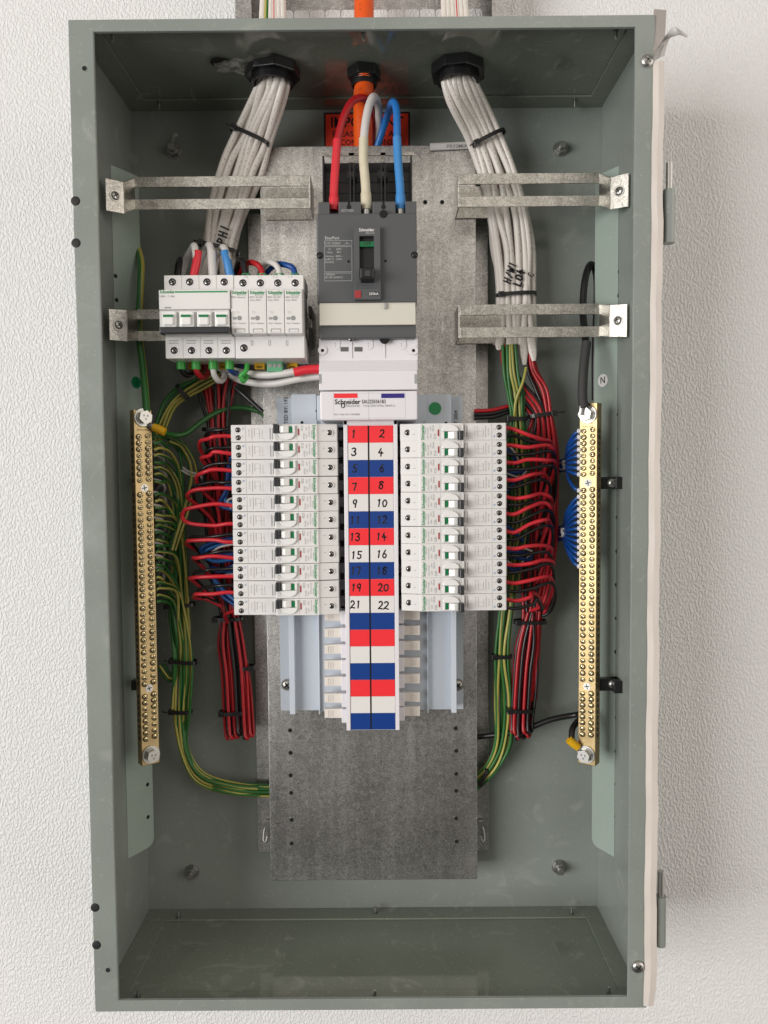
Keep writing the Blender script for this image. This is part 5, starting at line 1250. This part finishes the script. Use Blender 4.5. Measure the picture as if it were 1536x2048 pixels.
# ================================================================== earth wires, left side
trunk = [(352, 1010, 40), (356, 1100, 38), (360, 1210, 36), (366, 1320, 34), (362, 1420, 30), (368, 1500, 26), (400, 1556, 24), (470, 1578, 22), (560, 1583, 20)]
ux, un = Vector((math.cos(math.radians(37)), -math.sin(math.radians(37)), 0)), None
def row_left(k): return (874 + k * 12.4) if k < 8 else (989.5 + (k - 8) * 12.58)
NE = 26
for k in range(NE):
    v = row_left(k) + 1; a = (k / NE * 2 - 1)
    rr = random.Random(k * 3 + 1); vj = v + 46 + rr.uniform(-6, 14); hx = 58 - 14 * rr.random()
    off = (rr.uniform(-1, 1)) * 15
    pts = [W(307 + (v - 874) * .017, v, 84), W(322, v + rr.uniform(-4, 3), 78), W(340 + rr.uniform(-6, 14), v + 8 + rr.uniform(-4, 12), hx), W(358 + off * .7, vj + 12, 44)]
    full = k % 2 == 0 or k > 17
    for (u, vv, h) in trunk[1:]:
        if vv <= vj + 50: continue
        sp_ = 1.0 if vv < 1250 else .8
        hz = rr.uniform(-5, 5)
        pts.append(W(u, vv, h + hz) + Vector((off * .9 * sp_, 0, 0)) if vv < 1500 else W(u, vv, h + hz) + Vector((off * .25, 0, off * .5)))
        if not full and vv > 1350: break
    mb = MB(); mb.tube(spline(pts, 6), 1.75, 'earth_wire', 8, off=rr.random(), twist=rr.uniform(-.006, .006))
    tag(mb.build('earth_wire'), 'thin green and yellow wire curving from earth bar into the left bundle', 'wire', 'earth wires from the earth bar')
# grey-white wires partly hidden behind
for k in range(11):
    v = 884 + k * 25; rr = random.Random(k + 50)
    wire([(306, v, 80), (324, v + 6, 66), (328 + rr.uniform(-3, 4), v + 22, 48), (316, v + 42, 26), (308, v + 55, 12)], 1.7, 'white_wire', 'white_earth_tail', 'thin pale wire curling behind the earth bar', 'wire', 'pale wires behind the earth bar')
# upper earth bundle from the switch area
bundle([(308, 900, 40, 7), (318, 860, 44, 8), (338, 810, 44, 8), (365, 783, 44, 8), (400, 766, 44, 8), (430, 745, 44, 10), (440, 715, 44, 10)], 7, 1.8, 'earth_wire', 'upper_earth_wire', 'thin green and yellow wire in the bundle above the earth bar', 'wire', 'upper earth wires', seed=11)
bundle([(345, 1100, 60, 4), (385, 960, 46, 5), (370, 900, 46, 6), (340, 880, 60, 5)], 3, 1.8, 'earth_wire', 'side_earth_wire', 'green and yellow wire rising beside the left bundle', 'wire', 'side earth wires', seed=12)
bundle([(320, 1330, 28, 5), (340, 1356, 28, 5), (352, 1345, 28, 5), (356, 1310, 30, 5)], 3, 1.8, 'earth_wire', 'short_earth_wire', 'short green and yellow wire hooking left of the lower bundle', 'wire', 'hooked earth wires', seed=13)

# ================================================================== red and black wiring, left side
def rb(side): return (lambda j, m: ('red' if m == 'red_wire' else 'black') + ' wire in the vertical bundle %s' % side), (lambda j, m: ('red' if m == 'red_wire' else 'black') + ' bundled wires %s' % side), (lambda j, m: 'red_wire' if m == 'red_wire' else 'black_wire')
l_, g_, n_ = rb('left of the small breakers, above the tie')
bundle([(428, 690, 30, 30), (432, 745, 34, 27), (432, 800, 36, 17), (436, 860, 36, 12), (440, 930, 34, 16), (440, 1020, 30, 18), (448, 1120, 30, 16), (452, 1180, 30, 14), (460, 1235, 32, 11), (470, 1330, 32, 12), (478, 1440, 32, 11)],
       14, 1.9, ['red_wire', 'black_wire', 'red_wire'], n_, l_, 'wire', g_, seed=21, depth=1.6)
def hairpins(c0, ws, n, v0, v1, ubot, lab, grp, seed, tilt=0):
    rr = random.Random(seed)
    for j in range(n):
        m = 'red_wire' if j % 2 == 0 else 'black_wire'
        a = -1 + 2 * (j + .5) / n; uu = c0 + a * ws; hh = 36 + (j % 3) * 5; bot = v1 - rr.uniform(0, 16) - abs(a) * 8
        du = 3.2 + rr.uniform(0, 2)
        wire([(uu * .45 + c0 * .55 + rr.uniform(-4, 4) - tilt, v0, hh), (uu - du - tilt * .7, v0 + 60, hh), (uu - du - tilt * .3, (v0 + bot) / 2, hh), (uu - du, bot - 24, hh), (uu - du * .6 + (ubot - c0), bot - 3, hh + 2), (uu + du * .6 + (ubot - c0), bot - 4, hh - 3), (uu + du, bot - 26, hh - 6), (uu + du - tilt * .5, (v0 + bot) / 2, hh - 6), (c0 + a * ws * .5 - tilt, v0 + 10, hh - 6)],
             1.85, m, 'spare_' + m, ('red' if m[0] == 'r' else 'black') + lab, 'wire', ('red' if m[0] == 'r' else 'black') + grp, px=True, k=6)
hairpins(478, 27, 11, 1225, 1486, 480, ' spare wire folded back below the left breakers', ' folded wires left', 31, 18)
hairpins(1043, 19, 12, 1225, 1484, 1043, ' spare wire folded back below the right breakers', ' folded wires right', 37, -18)
# loops out of the left breakers
xl_px = [401, 402, 391, 376, 368, 369, 371, 381, 379, 385, 392]
vT = 848.5; pit = 382 / 11
for i in range(11):
    v = vT + (i + .5) * pit; u0 = 468 + i * .5; xl = xl_px[i]; num = 2 * i + 1; rr = random.Random(i)
    vr, vb2 = v + 9, v - 8
    if i == 10:
        wire([(u0 + 10, vr - 4, 92), (u0 - 6, vr - 2, 84), (452, vr + 8, 70), (452, vr + 22, 50)], 2.1, 'red_wire', 'red_loop_wire', 'red wire looping out of the breaker beside number 21', 'wire')
        continue
    fold = i in (0, 4)
    d = 20 if fold else rr.uniform(5, 14)
    mid = [(u0 + 10, vr, 96), (u0 - 16, vr - 2, 98), (u0 - 42, vr - 4, 98), (xl + 14, vr + 1, 96), (xl + 1, vr + 8, 88)]
    vm_ = 1214
    if i == 5: continue
    if i == 4:
        wire(mid[:-1] + [(xl, vr + 10, 92), (xl, vr + 24, 90), (xl + 12, vr + 33, 94), (u0 - 42, vr + 35, 97), (u0 - 16, vr + 34, 97), (u0 + 10, vr + 35, 96)], 2.15, 'red_wire_lit', 'red_loop_wire', 'red wire folded in a closed loop between the breakers beside nine and eleven', 'wire'); continue
    if i >= 6:
        dv = (0, -3, 2, 1)[i - 6]
        wire([(u0 + 10, vr, 96), (u0 - 16, vr - 1, 98), (u0 - 46, vr - 3 + dv, 98), (xl + 12, vr + dv, 94), (xl + 3, vr + 1 + dv, 84), (xl + 5, vr + 5 + dv, 66), (xl + 26, min(vr + 22, 1200), 50), (440, min(vr + 60, vm_), 40)], 2.15, 'red_wire_lit', 'red_loop_wire', 'red wire looping out of the breaker beside number %s' % WD[num], 'wire')
        wire([(u0 + 10, vb2, 92), (u0 - 30, vb2 + 2, 93), (u0 - 58, vb2 + 6, 90), (xl + 10, vb2 + 12, 78), (xl + 24, min(vb2 + 34, 1196), 54), (436, min(vb2 + 80, 1208), 42)], 1.9, 'black_wire', 'black_loop_wire', 'black wire looping out of the breaker beside number %s' % WD[num], 'wire'); continue
    if vr + 70 > vm_ - 20: pts = mid + [(xl + 4, min(vr + 20, vm_ - 22), 72), (xl + 30, min(vr + 34, vm_ - 12), 54), (440, min(vr + 60, vm_), 42)]
    else: pts = mid + [(xl + 3, vr + d + 8, 72), (xl + 20, vr + 30 + d, 56), (432, vr + 70, 44), (440, min(vr + 140, vm_), 38)]
    wire(pts, 2.15, 'red_wire_lit', 'red_loop_wire', 'red wire looping out of the breaker beside number %s' % WD[num], 'wire')
    pts = [(u0 + 10, vb2, 92), (u0 - 20, vb2 + 1, 92), (u0 - 46, vb2 + 4, 90), (xl + 10, vb2 + 12, 82), (xl + 8, vb2 + 26, 70), (xl + 22, min(vb2 + 52, 1196), 54), (430, min(vb2 + 90, 1206), 42), (442, min(vb2 + 150, 1214), 36)]
    wire(pts, 1.9, 'black_wire', 'black_loop_wire', 'black wire looping out of the breaker beside number %s' % WD[num], 'wire')
# blue wires seen between
for i, pth in enumerate(([(470, 900, 70), (458, 930, 66), (452, 980, 62), (440, 1010, 58), (470, 1020, 60)], [(472, 930, 66), (462, 960, 60), (450, 1000, 58), (472, 1008, 60)], [(470, 1076, 64), (430, 1084, 66), (402, 1098, 66), (420, 1112, 60), (470, 1108, 60)], [(472, 1086, 60), (432, 1092, 62), (404, 1108, 60), (430, 1122, 58), (472, 1118, 58)], [(472, 1130, 62), (440, 1142, 60), (424, 1136, 56), (470, 1146, 56)], [(430, 1160, 52), (446, 1180, 56), (470, 1200, 60)], [(424, 1150, 50), (440, 1186, 54), (472, 1212, 58)])):
    wire(pth, 2.4, 'blue_bright' if i % 2 else 'blue_wire', 'blue_neutral_wire', 'blue wire showing among the loops left of the breakers', 'wire', 'blue wires left')
for i, pth in enumerate(([(468, 995, 72), (455, 1002, 70), (462, 1016, 66)], [(400, 950, 50), (375, 942, 46), (366, 935, 44)], [(404, 955, 50), (380, 950, 46), (362, 940, 44)], [(468, 1088, 70), (440, 1094, 70), (425, 1104, 66)], [(470, 1148, 66), (450, 1150, 68)])):
    wire(pth, 1.3, 'white_wire', 'white_strand', 'thin white wire showing among the loops left of the breakers', 'wire', 'white strands left')
wire([(470, 775, 66), (490, 792, 70), (525, 824, 72)], 2.6, 'black', 'black_strap_end', 'black cable tie tail pointing at the plate edge', 'cable tie')

# ================================================================== right side wiring
l_, g_, n_ = rb('right of the small breakers')
bundle([(1008, 690, 36, 3), (1014, 730, 38, 4), (1040, 775, 40, 7), (1068, 810, 40, 9), (1080, 840, 40, 9), (1078, 900, 34, 20), (1078, 1000, 32, 20), (1074, 1100, 32, 18), (1068, 1180, 34, 13), (1064, 1240, 36, 11), (1052, 1330, 36, 12), (1046, 1430, 36, 12)],
       9, 2.0, ['red_wire', 'black_wire', 'red_wire'], n_, l_, 'wire', g_, seed=41, depth=1.6)
bundle([(1058, 690, 36, 4), (1064, 740, 38, 6), (1084, 780, 40, 7), (1096, 830, 40, 6), (1102, 900, 36, 9), (1100, 1000, 34, 9), (1096, 1100, 34, 9), (1082, 1180, 36, 8), (1072, 1240, 38, 6), (1064, 1400, 36, 7)],
       6, 2.0, ['red_wire', 'red_wire', 'black_wire'], n_, l_, 'wire', g_, seed=42, depth=1.6)
bundle([(1018, 690, 46, 8), (1022, 745, 48, 9), (1030, 790, 46, 10), (1034, 838, 44, 8), (1036, 900, 40, 12), (1040, 1000, 38, 13), (1028, 1100, 38, 12), (1012, 1220, 38, 9), (1004, 1310, 38, 8), (1008, 1400, 34, 12), (1006, 1480, 30, 11), (988, 1530, 26, 9), (955, 1562, 20, 8), (915, 1590, 14, 8)],
       10, 1.85, 'earth_wire', 'earth_wire', 'green and yellow wire in the bundle right of the chassis', 'wire', 'earth wires right', seed=44, depth=1.5)
wire([(1052, 735, 50), (1045, 765, 54), (1032, 800, 52), (1028, 836, 48)], 1.9, 'earth_wire', 'crossing_earth_wire', 'yellow green wire crossing over others under the right sheath ends', 'wire', off=.2, twist=0)
vT = 846; pit = 376 / 11
ends = [(1100, 878), (1106, 893), (1108, 918), (1092, 945), (1098, 990), (1100, 1008), (1102, 1038), (1100, 1092), (1104, 1118), (1106, 1155), (1078, 1186)]
for i in range(11):
    v = vT + (i + .5) * pit; u0 = 1010 + i * .4; num = 2 * i + 2; vr, vb2 = v - 8, v + 9; ue, ve = ends[i]
    wire([(u0 - 6, vr, 94), (u0 + 18, vr + 3, 96), (u0 + 45, (vr + ve) / 2 + 1, 94), (ue - 14, ve, 86), (ue, ve + 6, 72), (ue + 2, ve + 24, 52), (ue - 14, min(ve + 80, 1222), 40), (1074, min(ve + 130, 1236), 36)], 2.15, 'red_wire_lit', 'red_loop_wire', 'red wire looping out of the breaker beside number %s' % WD[num], 'wire')
    wire([(u0 - 6, vb2, 90), (u0 + 18, vb2 + 1, 90), (u0 + 50, (vb2 + ve + 14) / 2, 86), (ue - 6, ve + 12, 78), (ue + 6, ve + 34, 58), (ue - 4, min(ve + 90, 1222), 40), (1076, min(ve + 140, 1236), 34)], 1.9, 'black_wire', 'black_loop_wire', 'black wire looping out of the breaker beside number %s' % WD[num], 'wire')
for i, pth in enumerate(([(1012, 898, 60), (1026, 912, 60), (1034, 930, 56)], [(1010, 945, 60), (1040, 944, 60), (1056, 938, 54)], [(1010, 955, 58), (1036, 962, 58), (1050, 950, 52)], [(1014, 1052, 58), (1030, 1066, 58), (1046, 1082, 54)], [(1012, 1102, 60), (1040, 1104, 62), (1062, 1112, 58), (1050, 1124, 52)], [(1012, 1112, 58), (1040, 1116, 60), (1060, 1120, 54)], [(1012, 1130, 56), (1030, 1140, 58), (1044, 1130, 52)], [(1010, 985, 56), (1020, 975, 54), (1030, 960, 52)])):
    wire(pth, 2.3, 'blue_wire', 'blue_neutral_wire', 'blue wire showing among the loops right of the breakers', 'wire', 'blue wires right')
    if i % 2 == 0: wire([(a + 3, b - 8, c + 6) for a, b, c in pth], 1.0, 'white_wire', 'white_strand', 'thin white wire showing among the loops right of the breakers', 'wire', 'white strands right')
# red/black pair crossing behind at upper right
for i, (m, c) in enumerate((('red_wire', 'red'), ('black_wire', 'black'), ('black_wire', 'black'))):
    wire([(948, 822 + i * 7, 44), (985, 820 + i * 7, 44), (1020, 812 + i * 6, 40), (1055, 812 + i * 4, 36), (1076, 838, 36), (1080, 880, 34)], 2.2, m, 'crossing_%s' % m, ('red wire crossing left behind the green bundle', 'upper black wire crossing left behind the green bundle', 'lower black wire crossing left behind the green bundle')[i], 'wire')
# blue neutral tails fanning from the neutral bar
def fan(vs, uc, vc, grp):
    for k, v in enumerate(vs):
        rr = random.Random(int(v)); t = thing('neutral_wire', 'blue wire fanning into neutral bar in the %s fan' % grp, 'wire', W(1160, v, 84), 'blue wires %s fan' % grp)
        f = (v - vc) / 80
        mb = MB(); mb.tube(spline([W(1158, v, 84), W(1148, v + (vc - v) * .12, 80), W(1135 + rr.uniform(-2, 3), v + (vc - v) * .45, 62), W(uc, vc + f * 16, 44), W(uc - 16, vc + f * 14 + 4, 26), W(uc - 34, vc + f * 12 + 6, 14)], 6), 2.0, 'blue_wire', 9); mb.build('insulation', t)
        mb = MB(); mb.tube([W(1163, v, 86), W(1156, v, 83.5)], 2.7, 'white_wire', 10); mb.build('ferrule', t)
fan([862 + k * 12.42 for k in range(8)] + [981], 1133, 930, 'upper')
fan([981 + k * 12.63 for k in range(1, 13)], 1128, 1066, 'lower')

# ================================================================== cable ties
tie(500, 274, 56, 22, 9, -.42, 'black cable tie on the upper left white cable bundle', -1)
tie(977, 278, 56, 19, 9, .45, 'black cable tie on the upper right white cable bundle', -1)
tie(438, 497, 38, 23, 10, -.25, 'black cable tie on white cables above the four pole switch', -1)
tie(1032, 590, 37, 22, 10, .05, 'black cable tie on right white cables above lower bracket', -1)
tie(365, 783, 44, 9, 6, -.9, 'black cable tie on the upper green wires above earth bar', 1, tail=0)
tie(436, 860, 38, 17, 8, -.05, 'black cable tie on the red and black bundle above left breakers', 1, tail=0)
tie(360, 1210, 36, 17, 8, .06, 'black cable tie highest on the left green bundle', -1, tail=0)
tie(367, 1322, 34, 15, 8, -.1, 'black cable tie in the middle of the left green bundle', -1, tail=8)
tie(362, 1422, 30, 12, 7, -.06, 'black cable tie lowest on the left green bundle', -1, tail=10)
tie(455, 1237, 40, 16, 9, 0, 'black cable tie just below the left breakers', -1, tail=0)
tie(492, 1334, 38, 9, 8, 0, 'black cable tie on black wires halfway down left folded bundle', 1, tail=0)
tie(466, 1424, 40, 15, 8, .03, 'black cable tie low on the left folded red wires', -1, tail=0)
tie(1034, 838, 46, 11, 7, 0, 'black cable tie on green wires above the right breakers', -1, tail=0)
tie(1084, 830, 42, 15, 8, .12, 'black cable tie on red wires above the right breakers', 1, tail=12)
tie(1060, 1243, 40, 18, 9, 0, 'black cable tie just below the right breakers', -1, tail=0)
tie(1003, 1312, 38, 11, 7, 0, 'black cable tie on green wires below the right breakers', -1, tail=0)
tie(1040, 1419, 40, 15, 9, -.02, 'black cable tie low on the right folded red wires', -1, tail=0)
tie(966, 1550, 24, 10, 7, 1.15, 'black cable tie on green wires where they pass under the plate', -1, tail=0)
tie(1126, 932, 40, 4, 9, 1.5, 'pale cable tie gathering the upper blue fan', 1, 'white_wire', 0, 'pale ties')
tie(1123, 1066, 40, 4, 9, 1.5, 'pale cable tie gathering the lower blue fan', 1, 'white_wire', 0, 'pale ties')
